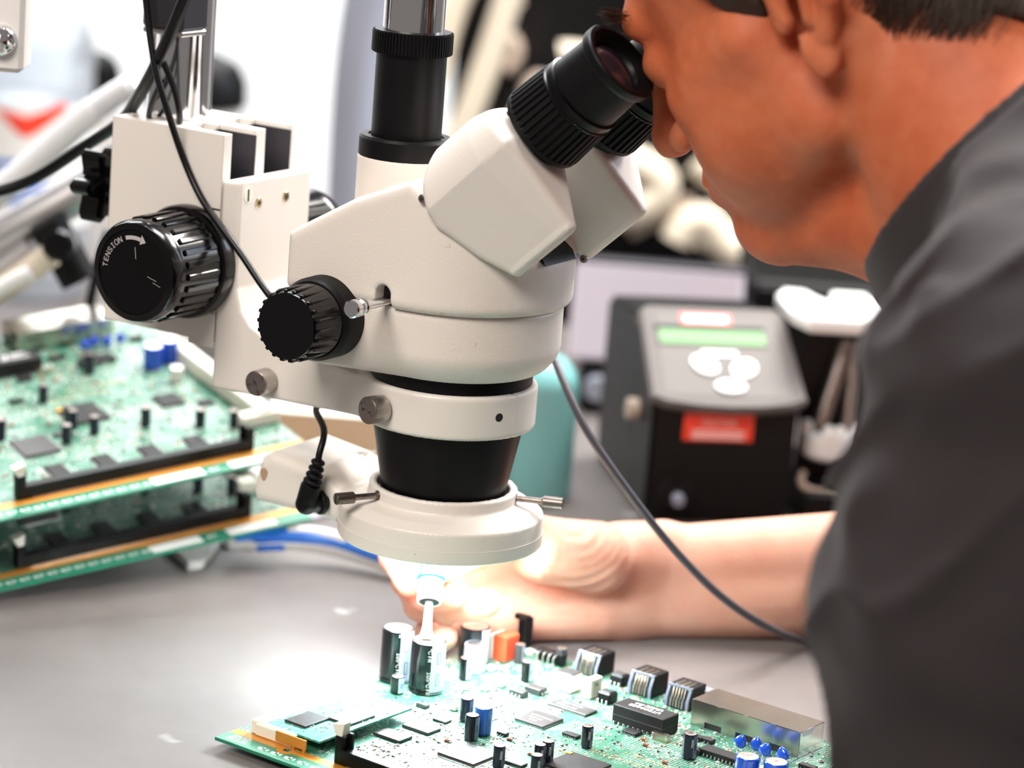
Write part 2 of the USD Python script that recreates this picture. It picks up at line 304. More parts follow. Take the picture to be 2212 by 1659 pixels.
# ---- signed distance modelling: sparse surface nets
def surface_net(fn, lo, hi, h, pad=1.35):
    lo, hi = np.array(lo, float), np.array(hi, float); B = 8
    nb = np.ceil((hi - lo) / (h * B)).astype(int); n = nb * B + 1
    val = np.full(n, 1e3, np.float32)
    cen = np.stack(np.meshgrid(*[lo[k] + (np.arange(nb[k]) + .5) * B * h for k in range(3)], indexing='ij'), -1)
    d = fn(cen.reshape(-1, 3)).reshape(nb); act = np.argwhere(np.abs(d) < B * h * .87 * pad)
    ins = np.argwhere(d <= -B * h * .87 * pad)
    for i, j, k in ins: val[i*B:i*B+B+1, j*B:j*B+B+1, k*B:k*B+B+1] = -1e3
    off = np.stack(np.meshgrid(*[np.arange(B + 1)] * 3, indexing='ij'), -1).reshape(-1, 3)
    for s in range(0, len(act), 400):
        a = act[s:s + 400]; idx = (a[:, None, :] * B + off[None]).reshape(-1, 3)
        val[idx[:, 0], idx[:, 1], idx[:, 2]] = fn(lo + idx * h)
    neg = val < 0
    c = [neg[i:n[0]-1+i, j:n[1]-1+j, k:n[2]-1+k] for i in (0, 1) for j in (0, 1) for k in (0, 1)]
    s = sum(x.astype(np.int8) for x in c); cells = np.argwhere((s > 0) & (s < 8))
    vid = np.full(n - 1, -1, np.int32); vid[tuple(cells.T)] = np.arange(len(cells))
    cv = np.stack([val[cells[:, 0] + i, cells[:, 1] + j, cells[:, 2] + k] for i in (0, 1) for j in (0, 1) for k in (0, 1)], 1)
    cp = np.array([(i, j, k) for i in (0, 1) for j in (0, 1) for k in (0, 1)], float)
    acc, cnt = np.zeros((len(cells), 3)), np.zeros(len(cells))
    for a in range(8):
        for b in range(a + 1, 8):
            if np.abs(cp[a] - cp[b]).sum() == 1:
                x = (cv[:, a] < 0) != (cv[:, b] < 0); t = np.where(x, cv[:, a] / np.where(x, cv[:, a] - cv[:, b], 1), 0)
                acc += np.where(x[:, None], cp[a] + t[:, None] * (cp[b] - cp[a]), 0); cnt += x
    V = lo + (cells + acc / cnt[:, None]) * h
    F = []
    for ax in range(3):
        u, w = (ax + 1) % 3, (ax + 2) % 3
        A = neg.take(range(n[ax] - 1), ax); Bm = neg.take(range(1, n[ax]), ax); e = np.argwhere(A != Bm)
        ok = (e[:, u] > 0) & (e[:, w] > 0) & (e[:, u] < n[u] - 1) & (e[:, w] < n[w] - 1); e = e[ok]
        flip = neg[tuple(e.T)]
        q = []
        for du, dw in ((1, 1), (0, 1), (0, 0), (1, 0)):
            x = e.copy(); x[:, u] -= du; x[:, w] -= dw; q.append(vid[tuple(x.T)])
        q = np.stack(q, 1); q[~flip] = q[~flip][:, ::-1]; F.append(q)
    F = np.vstack(F); F = F[(F >= 0).all(1)]
    for _ in range(2):                                            # pull the vertices onto the surface
        e = .3 * h; d0 = fn(V); g = np.stack([fn(V + e * np.eye(3)[k]) - d0 for k in range(3)], 1) / e
        V = V - np.clip(d0 / np.maximum((g * g).sum(1), .2), -h, h)[:, None] * g
    return trimesh.Trimesh(V, np.vstack([F[:, [0, 1, 2]], F[:, [0, 2, 3]]]), process=False)
def smin(a, b, k): hh = np.clip(.5 + .5 * (b - a) / k, 0, 1); return b + (a - b) * hh - k * hh * (1 - hh)
def smax(a, b, k): return -smin(-a, -b, k)
def sd_cap(p, a, b, r1, r2=None):
    r2 = r1 if r2 is None else r2; a, b = np.asarray(a, float), np.asarray(b, float); ab = b - a
    t = np.clip(((p - a) @ ab) / max(ab @ ab, 1e-9), 0, 1); return np.linalg.norm(p - a - t[:, None] * ab, axis=1) - (r1 + (r2 - r1) * t)
def sd_ell(p, c, r, R=None):
    q = p - np.asarray(c, float); q = q if R is None else q @ R; r = np.asarray(r, float)
    k0 = np.linalg.norm(q / r, axis=1); k1 = np.linalg.norm(q / r ** 2, axis=1); return k0 * (k0 - 1) / np.maximum(k1, 1e-9)
def sd_poly(x, y, pts):
    pts = np.asarray(pts, float); d = np.full(len(x), 1e18); s = np.ones(len(x)); n = len(pts)
    for i in range(n):
        a, b = pts[i], pts[i - 1]; ex, ey = b - a; wx, wy = x - a[0], y - a[1]
        t = np.clip((wx * ex + wy * ey) / (ex * ex + ey * ey), 0, 1); d = np.minimum(d, (wx - ex * t) ** 2 + (wy - ey * t) ** 2)
        c1, c2, c3 = y >= a[1], y < b[1], ex * wy > ey * wx; s = np.where((c1 & c2 & c3) | (~c1 & ~c2 & ~c3), -s, s)
    return s * np.sqrt(d)
def sd_prism(p, pts, y0, y1, r):
    """Rounded prism: polygon in (x, z), extruded over y0..y1."""
    d = sd_poly(p[:, 0], p[:, 2], pts) + r; w = np.abs(p[:, 1] - (y0 + y1) / 2) - (y1 - y0) / 2 + r
    return np.minimum(np.maximum(d, w), 0) + np.hypot(np.maximum(d, 0), np.maximum(w, 0)) - r
def sd_zcyl(p, c, R, z0, z1, r):
    d = np.hypot(p[:, 0] - c[0], p[:, 1] - c[1]) - R + r; w = np.abs(p[:, 2] - (z0 + z1) / 2) - (z1 - z0) / 2 + r
    return np.minimum(np.maximum(d, w), 0) + np.hypot(np.maximum(d, 0), np.maximum(w, 0)) - r
def sd_box(p, c, s, r):
    q = np.abs(p - np.asarray(c, float)) - np.asarray(s, float) / 2 + r
    return np.minimum(q.max(1), 0) + np.linalg.norm(np.maximum(q, 0), axis=1) - r

# ================================================================== SETTING
tag(part('floor', rbox(7000, 7000, 40, 2, (0, 300, -20)), M['floor']), 'grey workshop floor under the bench', kind='structure')
tag(part('wall_back', rbox(7000, 80, 3000, 2, (0, 2900, 1500)), M['wall']), 'white back wall of the workshop', kind='structure')
# shelf boards on the wall, seen as faint level lines behind the microscope
for k, zz in enumerate((1085, 1220, 1330)):
    tag(part(f'trim_{k+1}', rbox(2600, 18, 10, 2, (-1300, 2852, zz)), M['white_case']), 'thin white level trim on the back wall', kind='structure')
bench = thing('workbench', 'grey laminate workbench with stains and scratches under the microscope', 'workbench', (0, 0, 0), 0)
def bench_poly():
    q = [wor(np.array([x, y, 0])) for x, y in ((-900, -560), (245, -560), (245, 820), (-900, 820))]
    return Polygon([(a[0], a[1]) for a in q])
part('tabletop', prism(bench_poly(), T - 36, T, ch=2.), M['bench'], bench)
for x, y in ((-840, -500), (185, -500), (185, 760), (-840, 760)):
    q = wor(np.array([x, y, 0.])); part('leg', mv(rbox(60, 60, T - 36, 3, (0, 0, (T - 36) / 2)), (q[0], q[1], 0), rz=-30), M['grey_paint'], bench)

# ================================================================== STEREO MICROSCOPE (own frame, mm above the bench)
sc = scope_thing('stereo_microscope', 'white trinocular stereo microscope on a chrome post, the person looking into it', 'microscope')
def plan(p, R, back, r):                                   # round nose at the optical axis, straight flanks to the back
    x = np.maximum(-p[:, 0], 0); d = np.maximum(np.hypot(np.maximum(p[:, 0], 0), p[:, 1]) - R, -1e9)
    flank = np.maximum(np.abs(p[:, 1]) - R, -p[:, 0] - back); return np.where(p[:, 0] > 0, d, flank)
UP = [(-66, 208.5), (-66, 237), (-28, 259.5), (4, 273), (58, 236), (66, 231), (70, 208.5)]
def f_upper(p):
    a = smax(sd_prism(p, UP, -70, 70, 3.), plan(p, 57.5, 66, 4), 6.)
    a = smin(a, sd_zcyl(p, (-36.6, 0), 23.6, 230, 273.5, 1.), 4.)
    slot = sd_cap(p, (-7.5, -80, 215.5), (-7.5, -40, 215.5), 4.6); slot = np.minimum(slot, sd_box(p, (-7.5, -60, 210), (9.2, 40, 10), .3)); return smax(a, -slot, .6)
part('upper_housing', surface_net(f_upper, (-72, -64, 202), (68, 64, 278), 1.25), M['enamel'], sc, smooth=True)
def f_lower(p):
    tuck = 9.5 * np.clip((188 - p[:, 2]) / 15, 0, 1.2) ** 2 * np.clip(1 + p[:, 0] / 45, 0, 1)
    return smax(plan(p, 53.5, 62, 4) + tuck, np.abs(p[:, 2] - 191) - 18, 3.)
part('lower_housing', surface_net(f_lower, (-68, -60, 168), (60, 60, 212), 1.25), M['enamel'], sc, smooth=True)
part('seat_ring', lathe([(39, 165), (41, 166), (41, 175), (39, 176)], 72), M['black_satin'], sc)
part('slot_recess', rbox(9, 6, 12, .5, (-7.5, -46.5, 213)), M['black_hole'], sc)
# eyepiece housings: fat rounded prisms on the sloping top, then the eyepieces
AX = np.array([math.cos(math.radians(44)), 0, math.sin(math.radians(44))]); BX = np.array([AX[2], 0, -AX[0]])
PODC = np.array([45., 0, 270.]); PROF = [(-40, -14), (-26, -24), (-5, -31), (17, -27), (35, -20), (36, 18), (34.5, 21), (-14, 30), (-26, 28), (-36, 21), (-40, 11)]
for s in (-1, 1):
    yc = s * 35.
    def f_pod(p):
        r = p - PODC; t, u, w = r @ BX, r @ AX, p[:, 1] - yc
        drop = sd_cap(np.stack([t, w], 1), (-13, 0), (30.5, 0), 26.5, 5.5)               # teardrop section: round at the eyepiece, a keel in front
        return smax(sd_poly(t, u, PROF), drop + np.maximum(u - 12, 0) * .10, 4.5)
    hs = part('eyepiece_housing', surface_net(f_pod, (-6, yc - 30, 222), (94, yc + 30, 324), 1.2), M['enamel_arm'], sc, smooth=True)
    q = (12, -58.6, 265.6) if s < 0 else (53, 30.6, 231.5)
    d = (0, -1, 0)
    part('screw', cat(lathe([(2.1, -1), (2.1, .2), (1.6, .5)], 20, q, d)), M['steel_dark'], hs)
    part('cross_recess', cat(rbox(2.2, .3, .5, .05, (q[0], q[1] - .5, q[2])), rbox(.5, .3, 2.2, .05, (q[0], q[1] - .5, q[2]))), M['black_hole'], hs)
    e0 = np.array([55.5, s * 28.5, 300.8]) - 1.0 * AX
    ep = part('eyepiece', lathe([(16.5, -8), (17.5, -7), (17.5, 3), (22.4, 3.6), (22.6, 6), (21.6, 7)], 64, e0, AX), M['black_rubber'], sc)
    g = []
    for h0, h1, r0, r1 in ((6.5, 27.5, 22.8, 21.6),):
        k = 38
        gp = gear(1., k, .055, .46); pts = np.array(gp.exterior.coords)[:-1]; n = len(pts)
        v = np.vstack([np.c_[pts * r0, np.full(n, h0)], np.c_[pts * r1, np.full(n, h1)], [[0, 0, h0], [0, 0, h1]]])
        f = [(i, (i + 1) % n, n + (i + 1) % n) for i in range(n)] + [(i, n + (i + 1) % n, n + i) for i in range(n)] + [(2 * n, (i + 1) % n, i) for i in range(n)] + [(2 * n + 1, n + i, n + (i + 1) % n) for i in range(n)]
        g.append(mv(trimesh.Trimesh(v, f, process=False), e0, R=frame(AX)))
    part('grip', cat(g), M['black_rubber'], ep, smooth=20)
    part('ring', lathe([(19, 27), (21.2, 27.4), (21.4, 28.4), (20.6, 29.0), (20.6, 30.2), (21.0, 30.6), (21.0, 33), (19.6, 33.6)], 72, e0, AX), M['black_plastic'], ep, label='glossy black dioptre ring')
    part('barrel', lathe([(18, 33), (19.6, 33.4), (18.9, 52.5), (20.4, 53.6), (20.9, 55), (20.9, 58.2), (20.2, 59), (18.2, 59), (13.4, 55.5), (13.2, 54), (12.4, 53), (0, 53)][:-1], 72, e0, AX), M['black_satin'], ep)
    part('lens', lathe([(12.9, 53.0), (12.6, 53.8), (9, 54.9), (4, 55.5), (.1, 55.6)], 48, e0, AX), M['lens'], ep)
    part('mark', mv(rbox(.5, .3, 4, .05), e0 + frame(AX) @ np.array([3, -17.6, .5])), M['print_white'], ep)
part('recess_plate', hull([(57.5, -15, 234.5), (57.5, 15, 234.5), (55, -15, 239), (55, 15, 239), (26, -15, 260), (26, 15, 260), (30, -15, 250), (30, 15, 250)]), M['black_satin'], sc)
part('clear_cover', rbox(9, 12, 1.2, .3, (50, 0, 246)), M['clear'], sc)
# photo tube
tb = part('photo_tube', lathe([(15.0, 300), (15.2, 301), (15.2, 470), (14.6, 470.5)], 64, (-36.6, 0, 0)), M['chrome'], sc)
part('flange', lathe([(22.5, 272.6), (23.4, 273.4), (23.4, 282.2), (22.4, 283.6), (19.0, 283.6), (18.8, 282.6), (17, 282.6)], 72, (-36.6, 0, 0)), M['black_satin'], tb)
part('sleeve', lathe([(17.2, 282), (17.6, 282.4), (17.6, 326), (16, 327)], 72, (-36.6, 0, 0)), M['black_satin'], tb)
kn = prism(gear(20.2, 70, .55, .45), 325, 336.2, (-36.6, 0, 0), ch=.5)
part('knurled_ring', cat(kn), M['black_satin'], tb, smooth=20)
# zoom knob: ribbed cap on a smooth drum
def ribbed(r, n, depth, d0, d1, R, at, face_r):
    return mv(prism(gear(r, n, depth, .34), d0, d1, ch=.5), at, R=R)
RN = frame((0, -1, 0))
zk = np.array([-40, -54, 198.6])
zd = part('zoom_knob', lathe([(20.6, -2), (20.8, 0), (20.6, 12.5), (19, 15)], 72, zk, (0, -1, 0)), M['black_rubber'], sc)
part('cap', cat(lathe([(18.6, 12), (18.4, 15), (16.9, 35.4), (16.2, 36.4)], 72, zk, (0, -1, 0)), *[mv(rbox(1.6, 1.5, 17.5, .5), zk + RN @ np.array([17.6 * math.cos(t), 17.6 * math.sin(t), 25.5]), R=RN @ trimesh.transformations.rotation_matrix(t + PI / 2, [0, 0, 1])[:3, :3]) for t in np.arange(22) * 2 * PI / 22],
    *[lathe([(1.0, 0), (1.0, .8), (.3, 1.1)], 10, zk + RN @ np.array([16.9 * math.cos(t), 16.9 * math.sin(t), 34.8]), RN @ np.array([math.cos(t), math.sin(t), .3])) for t in np.arange(22) * 2 * PI / 22]), M['black_knob'], zd)
lv = np.array([-7.5, -48, 211.8]); lr = lathe([(2.4, 0), (2.4, 24), (2.4, 27), (3.9, 27.6), (4.1, 29), (3.4, 29.8), (3.4, 30.6), (4.3, 31.2), (4.3, 32.8), (3.4, 33.4), (3.4, 34.2), (4.4, 34.8), (4.4, 38.6), (3.8, 39.4)], 32, lv, (.05, -1, .02))
part('detent_lever', lr, M['chrome'], sc)
# holder ring, arm and screws
def f_arm(p):
    ring = np.maximum(sd_zcyl(p, (0, 0), 43.8, 144, 166.5, 2.2), -(np.hypot(p[:, 0], p[:, 1]) - 38.6))
    A = [(-125, 142), (-125, 250.2), (-113, 251), (-113, 196), (-109.5, 186), (-103, 178.5), (-94, 174.5), (-84, 173), (-40, 166), (-20, 166), (-20, 145)]
    arm = sd_prism(p, A, -31, 31, 1.3); arm = np.maximum(arm, -(np.hypot(p[:, 0], p[:, 1]) - 39))
    gap = sd_box(p, (43, -8, 155), (14, .7, 40), .1)
    return np.maximum(smin(ring, arm, 4.), -gap)
ar = part('focus_arm', surface_net(f_arm, (-130, -48, 138), (48, 48, 256), 1.2), M['enamel_arm'], sc, smooth=True)
for q in ((-113, -15.5, 239), (-113, 8.5, 239.6)):
    part('socket_screw', lathe([(2.9, -2), (2.9, .15), (2.5, .5), (1.4, .5)], 24, q, (1, 0, 0)), M['brass'], ar)
    part('screw_socket', lathe([(1.35, 0), (1.35, .62)], 6, q, (1, 0, 0)), M['black_hole'], ar)
part('sticker', lathe([(3.9, -.2), (3.9, .15)], 32, (-112.9, -24.5, 244), (1, 0, 0)), M['cream'], ar, label='small round paper sticker with a slot mark')
part('sticker_mark', rbox(.4, .9, 6.2, .1, (-112.6, -25, 244)), M['chip'], ar)
def thumb(q, d, r, L, nm, m='steel_dark'):
    d = np.array(d, float); d /= np.linalg.norm(d)
    t = part(nm, lathe([(r * .5, -3), (r * .5, 0), (r * .93, .3), (r * .93, .9)], 24, q, d), M[m], sc)
    part('knurl', cat(mv(prism(gear(r, 40, .28, .5), .9, L - .8), q, R=frame(d))), M['steel'], t, smooth=20)
    part('face', lathe([(r * .97, L - .9), (r * .97, L - .5), (r * .86, L)], 32, q, d), M[m], t)
thumb((-90, -31, 152.5), (0, -1, 0), 6.6, 11, 'arm_screw'); thumb((-12, -42.5, 155), (-.28, -1, 0), 6.9, 11, 'holder_screw')
part('set_screw', lathe([(2.2, -3), (2.2, .1), (1.4, .1)], 20, 43.7 * np.array([math.cos(-.42), math.sin(-.42), 0]) + [0, 0, 156], (math.cos(-.42), math.sin(-.42), 0)), M['black_hole'], sc)
part('objective', lathe([(30.2, 99), (31, 100), (31.2, 103), (30.6, 103.4), (30.8, 104.4), (38.4, 145), (37, 150)], 96), M['black_satin'], sc, label='black tapered objective cone')
part('objective_glass', lathe([(27, 99.2), (26, 97.2), (14, 95.4), (.1, 95)][::-1], 48), M['lens'], sc)
# focus block with dovetail channels, coarse knobs, clamp knob, post and boom
BLK = m3.Manifold.cube([71, 62, 107.5]).translate([-196.5, -31, 166])
for y0, y1 in ((-24, -4), (5, 27)):
    BLK = BLK - m3.Manifold.cube([26, y1 - y0, 96]).translate([-148, y0, 184]) - m3.Manifold.cube([34, y1 - y0 - 7, 8]).translate([-156, y0 + 3.5, 266])
bk = part('focus_block', tm(BLK), mat('white_enamel_block', (.74, .69, .64), .40, bump=(1100, .12), spots=(60, (.55, .46, .38), .70), rad=.0012), sc, smooth=False)
for y1 in (-4, 27): part('slide_liner', rbox(24, .6, 90, .1, (-136.5, y1 - .35, 226)), M['slide_grey'], bk)
for y0, y1 in ((-24, -4), (5, 27)): part('slide_back', rbox(.6, y1 - y0 - .4, 90, .1, (-147.6, (y0 + y1) / 2, 226)), M['slide_grey'], bk)
part('side_plate', rbox(16, .8, 18, .2, (-133, -31.2, 172)), M['enamel_arm'], bk)
part('seam', rbox(8, .5, .8, .1, (-129.5, -31.1, 235)), M['chip'], bk)
part('block_screw', lathe([(1.6, -2), (1.6, .2)], 16, (-189, -22, 273.4)), M['black_hole'], bk)
for s in (-1, 1):
    q = np.array([-143, s * 31., 206]); d = (0, s, 0); R = frame(d)
    fk = part('focus_knob', lathe([(29, 0), (29.4, 1), (29.4, 6), (28.6, 8), (26.6, 8.6), (25.8, 38), (26.2, 39), (26.2, 44), (24.9, 46.6), (21.6, 47.4), (21.2, 46.6)], 96, q, d), M['black_knob'], sc)
    part('rib_band', cat(*[mv(rbox(3.2, 1.6, 26, .5), q + R @ np.array([26.4 * math.cos(t), 26.4 * math.sin(t), 23]), R=R @ trimesh.transformations.rotation_matrix(t + PI / 2, [0, 0, 1])[:3, :3]) for t in np.arange(26) * 2 * PI / 26]), M['black_knob'], fk)
    part('knob_face', lathe([(21.3, 44), (21.3, 46.7), (20.9, 46.9)], 72, q, d), M['black_plastic'], fk)
    if s < 0:
        word, z0 = [], 47.0
        for i, ch in enumerate('TENSION'):
            a = math.radians(176 - i * 9.3); m = text(ch, 2.9, .12, center=True)
            word.append(mv(mv(m, (0, 0, 0), R=trimesh.transformations.rotation_matrix(a - PI / 2, [0, 0, 1])[:3, :3]), (17.6 * math.cos(a), 17.6 * math.sin(a), z0)))
        RK = np.stack([np.array([1., 0, 0]), np.array([0, 0, 1.]), np.array([0, -1., 0])], 1)
        part('lettering', mv(cat(word), q, R=RK), M['print_grey'], fk, label='grey TENSION lettering')
        aa = np.radians(np.linspace(108, 76, 14)); arc = np.r_[[(18.6 * math.cos(a), 18.6 * math.sin(a)) for a in aa], [(16.6 * math.cos(a), 16.6 * math.sin(a)) for a in aa[::-1]]]
        head = [(20.2 * math.cos(math.radians(77)), 20.2 * math.sin(math.radians(77))), (15.0 * math.cos(math.radians(77)), 15.0 * math.sin(math.radians(77))), (17.6 * math.cos(math.radians(66)), 17.6 * math.sin(math.radians(66)))]
        part('arrow', mv(cat(prism(arc, z0, z0 + .12), prism(head, z0, z0 + .12)), q, R=RK), M['print_grey'], fk, label='curved grey arrow')
        part('scratch', mv(cat(mv(rbox(6, .22, .1, .02), (12, -1.5, z0), rz=-16), mv(rbox(5, .2, .1, .02), (15, -4, z0), rz=-18), mv(rbox(.3, 6, .1, .02), (1, 10, z0), rz=8)), q, R=RK), M['print_grey'], fk)
lob = [(17 + 4.5 * math.cos(6 * t)) * np.array([math.cos(t), math.sin(t)]) for t in np.linspace(0, 2 * PI, 97)[:-1]]
part('clamp_knob', cat(mv(prism(lob, 8, 24, ch=2.5), (-198, -14, 233), R=frame((-1, 0, 0))), cyl((-197, -14, 233), (-208, -14, 233), 10, 24)), M['black_knob'], sc, smooth=30, label='black lobed clamp knob')
po = part('post', lathe([(16.5, 162), (16.8, 163), (16.8, 560), (16, 561)], 72, (-178, 0, 0)), M['chrome'], sc, label='polished chrome post')
part('post_clamp', cat(rbox(26, 22, 100, 1.5, (-163, -27, 373)), ), M['slide_grey'], sc, label='dark square clamp bar on the post')
part('clamp_lip', rbox(25, 21, 3, .8, (-163, -27, 321.6)), M['steel'], sc)
part('boom', cat(cyl((-178, 0, 520), (-620, 0, 520), 15, 32), rbox(60, 50, 56, 4, (-178, 0, 520)), cyl((-600, 0, 8), (-600, 0, 560), 20, 32), rbox(56, 60, 60, 4, (-600, 0, 520)), lathe([(95, 0), (95, 10), (40, 22)], 48, (-600, 0, 0))), M['steel'], sc, label='steel boom and column behind the frame')

# ================================================================== RING LIGHT
rl = scope_thing('ring_light', 'white ring light with power box clamped round the black objective cone', 'ring light')
def f_ring(p):
    d = np.hypot(p[:, 0], p[:, 1])
    pr = [(33.8, 110.6), (37.6, 110.6), (37.8, 104.2), (46, 102.2), (51.6, 98.4), (52.2, 87.0), (33.8, 87.0)]
    q = np.stack([d, p[:, 1], p[:, 2]], 1)
    ring = sd_poly(d, p[:, 2], [(a, b) for a, b in pr]) + 1.0
    ring = np.where(ring > 0, ring - 1.0, ring - 1.0)
    bx = sd_prism(p, [(-97, 86), (-99, 92), (-95, 110), (-88, 114.5), (-60, 111), (-44, 104), (-38, 86)], -28, 28, 6.)
    bx = np.maximum(bx, -(d - 37))
    return np.maximum(smin(ring, bx, 5.), -(d - 33.6))
part('ring_body', surface_net(f_ring, (-104, -58, 82), (58, 58, 119), 1.15), M['ring_white'], rl, smooth=True)
part('lower_rim', lathe([(49.6, 88.0), (49.8, 83.4), (50.4, 82.9), (51.6, 82.9), (52.2, 83.6), (52.3, 90), (49.8, 90), (49.6, 88.0)], 96), M['ring_white'], rl)
part('diffuser', lathe([(35, 86.0), (49.3, 86.0), (49.5, 86.4), (49.5, 87.6), (35, 87.6), (35, 86.0)], 96), M['led'], rl, label='glowing diffuser ring')
for a in (-118, 22, 142):
    d = np.array([math.cos(math.radians(a)), math.sin(math.radians(a)), 0]); q = d * 37 + [0, 0, 107.2]
    ts = part('thumb_screw', lathe([(2.6, -.4), (2.6, 1), (1.6, 1.2), (1.6, 13), (2.6, 15)], 20, q, d), M['steel_dark'], rl)
    part('knurled_head', cat(mv(prism(gear(3.0, 22, .25, .5), 14.5, 24.4, ch=.2), q, R=frame(d))), M['steel_dark'], ts, smooth=20)
    part('slot', mv(rbox(.8, 5, .5, .1), q + d * 24.4, R=frame(d)), M['black_hole'], ts)
part('handwriting', mv(text('MK-S145', 5.2, .1), (-58, 24, 112.0), R=np.stack([np.array([-.62, -.78, -.05]), np.array([.78, -.62, .0]), np.array([0, 0, 1.])], 1)), M['print_grey'], rl)
def blot(q, r): return hull([q + np.array([r * math.cos(t) * (1 + .3 * math.sin(3 * t)), -.15 * k, 1.6 * r * math.sin(t)]) for t in np.linspace(0, 6.28, 14) for k in (0, 1)])
part('stain', cat(blot(np.array([-91, -28.0, 102]), 2.2)), M['smd_tan'], rl, label='brown smudge on the power box')
# the plug and its cord (one thing): along the block, past the arm, down to the power box
cd = scope_thing('lamp_cable', 'thin black cord running down the focus block to an angled plug on the ring light', 'cable')
pts = [on_y(x, y, ly) for x, y, ly in ((312, -40, -46), (322, 60, -46), (340, 165, -47), (362, 240, -44), (388, 320, -35), (428, 415, -34.5), (470, 480, -38), (520, 548, -40), (560, 608, -42), (592, 650, -42))]
pts += [np.array(q, float) for q in ((-84, -20, 188), (-82, 8, 183), (-84, 33, 172), (-82, 40, 152), (-72, 20, 138))]
pts += [on_y(x, y, ly) for x, y, ly in ((686, 878, -6), (699, 925, -26), (694, 965, -34), (688, 995, -36))]
part('wire', tube(spline(pts, 160), 1.75, 12), M['cable'], cd)
pl = [on_y(x, y, -36) for x, y in ((688, 995), (681, 1020), (671, 1050), (662, 1088))]
def seg(a, b, r, n=20): return cyl(a, b, r, n, .6)
d0 = (pl[1] - pl[0]) / np.linalg.norm(pl[1] - pl[0])
part('strain_relief', cat(*[seg(pl[0] + d0 * k, pl[0] + d0 * (k + 2.0), 3.6 + .12 * k) for k in (0, 3.6, 7.2, 10.6)], seg(pl[0], pl[0] + d0 * 14, 2.4)), M['black_rubber'], cd)
part('plug', cat(tube(np.array([pl[0] + d0 * 13, pl[2], pl[3]]), np.array([4.6, 5.2, 5.6]), 20), trimesh.creation.icosphere(2, 5.7).apply_translation(pl[3]), cyl(pl[3], pl[3] + np.array([5.5, 10., 0]), 4.7, 24)), M['black_satin'], cd)
part('plug_collar', cyl(pl[3] + np.array([3.2, 5.8, 0]), pl[3] + np.array([4.6, 8.4, 0]), 6.2, 28), M['black_rubber'], cd)

# other cables around the post
def cable(name, label, pts, r, m, n=90, cat_='cable'):
    t = part(name, tube(spline(pts, n), r, 12), M[m]); return tag(t, label, cat_)
W_ = lambda l: [wor(q) for q in l]
cable('cable', 'thick black cable slung down to the left across the post', W_([on_y(x, y, ly) for x, y, ly in ((425, -60, -58), (400, -5, -56), (368, 72, -52), (332, 150, -40), (300, 208, -22), (262, 262, -2), (205, 302, 8), (140, 345, 10), (75, 385, 8), (0, 412, 0), (-90, 425, -10))]), 3.3, 'cable')
cable('cable', 'short thin black lead crossing behind the thick cable at the post', W_([on_y(x, y, ly) for x, y, ly in ((345, 118, -45), (360, 150, -40), (380, 205, -33), (388, 252, -26), (386, 262, -18))]), 1.7, 'cable')
cable('cable', 'short bent black lead at the foot of the post', W_([on_y(x, y, ly) for x, y, ly in ((348, 176, -40), (336, 205, -34), (325, 232, -28), (322, 256, -20))]), 1.5, 'cable')
cable('cable', 'long dark grey cable running from behind the microscope down across the forearm', [at_y(x, y, Y) for x, y, Y in ((1150, 690, 105), (1190, 760, 90), (1222, 835, 72), (1262, 920, 58), (1320, 1010, 50), (1395, 1112, 48), (1470, 1202, 52), (1560, 1290, 60), (1650, 1350, 76))] + [at_z(1760, 1390, T + 3), at_z(1880, 1405, T + 2.4), at_z(2000, 1400, T + 2.4)], 2.2, 'cable_grey')

# ================================================================== CIRCUIT BOARD (own frame: u along the front edge, v into the board)
BZ = 5.6; BA = -36.; BL, BW = 240., 226.
BO = at_z(464.4, 1591.5, T + BZ)
def bp(x, y, z=BZ):
    q = at_z(x, y, T + z) - BO; a = math.radians(-BA); return np.array([q[0] * math.cos(a) - q[1] * math.sin(a), q[0] * math.sin(a) + q[1] * math.cos(a)])
pcb = thing('circuit_board', 'green circuit board under the ring light, two tall black capacitors at the tool tip', 'circuit board', (BO[0], BO[1], T), BA)
board = sbox(0, 0, BL, BW)
for u, v in ((35, 12.5), (233, 12.5), (233, 219), (6, 214)): board = board.difference(Point(u, v).buffer(1.7))
part('substrate', prism(board, 4.0, BZ), M['mask'], pcb, smooth=False)
part('edge_band', prism(sbox(.3, .3, BL - .3, 11.0), BZ - .01, BZ + .05), M['mask_plain'], pcb, label='plain green front band')
st = sbox(0.4, 10.4, BL - .4, 16.6).union(Point(35, 12.5).buffer(5.2)).difference(Point(35, 12.5).buffer(2.0))
part('gold_strip', prism(st, BZ, BZ + .09), M['strip_gold'], pcb, label='orange gold strip along the front edge')
part('front_face', prism(sbox(0, -.06, BL, .02), 4.0, BZ), M['mask_plain'], pcb)
for i, (s, v) in enumerate((('USBL04T', 7.9), ('REV.0 GP', 5.3), ('308.00170', 2.7))):
    part('lettering', mv(text(s, 1.75, .06, bold=True), (3.6 + (.5, .6, 0)[i], v, BZ + .05)), M['print_white'], pcb, label='white printed code lettering')
for i in range(19):
    u = 24.5 + i * 8.3
    if 134 < u < 172 or u > 180: continue
    part('pad', cat(rbox(2.0, 1.9, .12, .03, (u, 5.0, BZ + .1)), rbox(1.2, 1.0, .5, .2, (u + 2.6, 5.6, BZ + .3)), rbox(1.0, 2.2, .12, .03, (u + 4.4, 5.2, BZ + .1)), rbox(3.2, .5, .1, .03, (u + 1.6, 3.4, BZ + .1))), M['print_white'], pcb)
for u in (153, 202): part('paper_label', rbox(32, 7.8, .25, .08, (u, 5.0, BZ + .2)), M['print_white'], pcb, label='white blank paper label on the front band')
busy = []
def clear(u, v, r): return all(abs(u - a) > c + r or abs(v - b) > d + r for a, b, c, d in busy)
CAMB = math.radians(-90 - BA)                              # towards the camera, in the board's frame
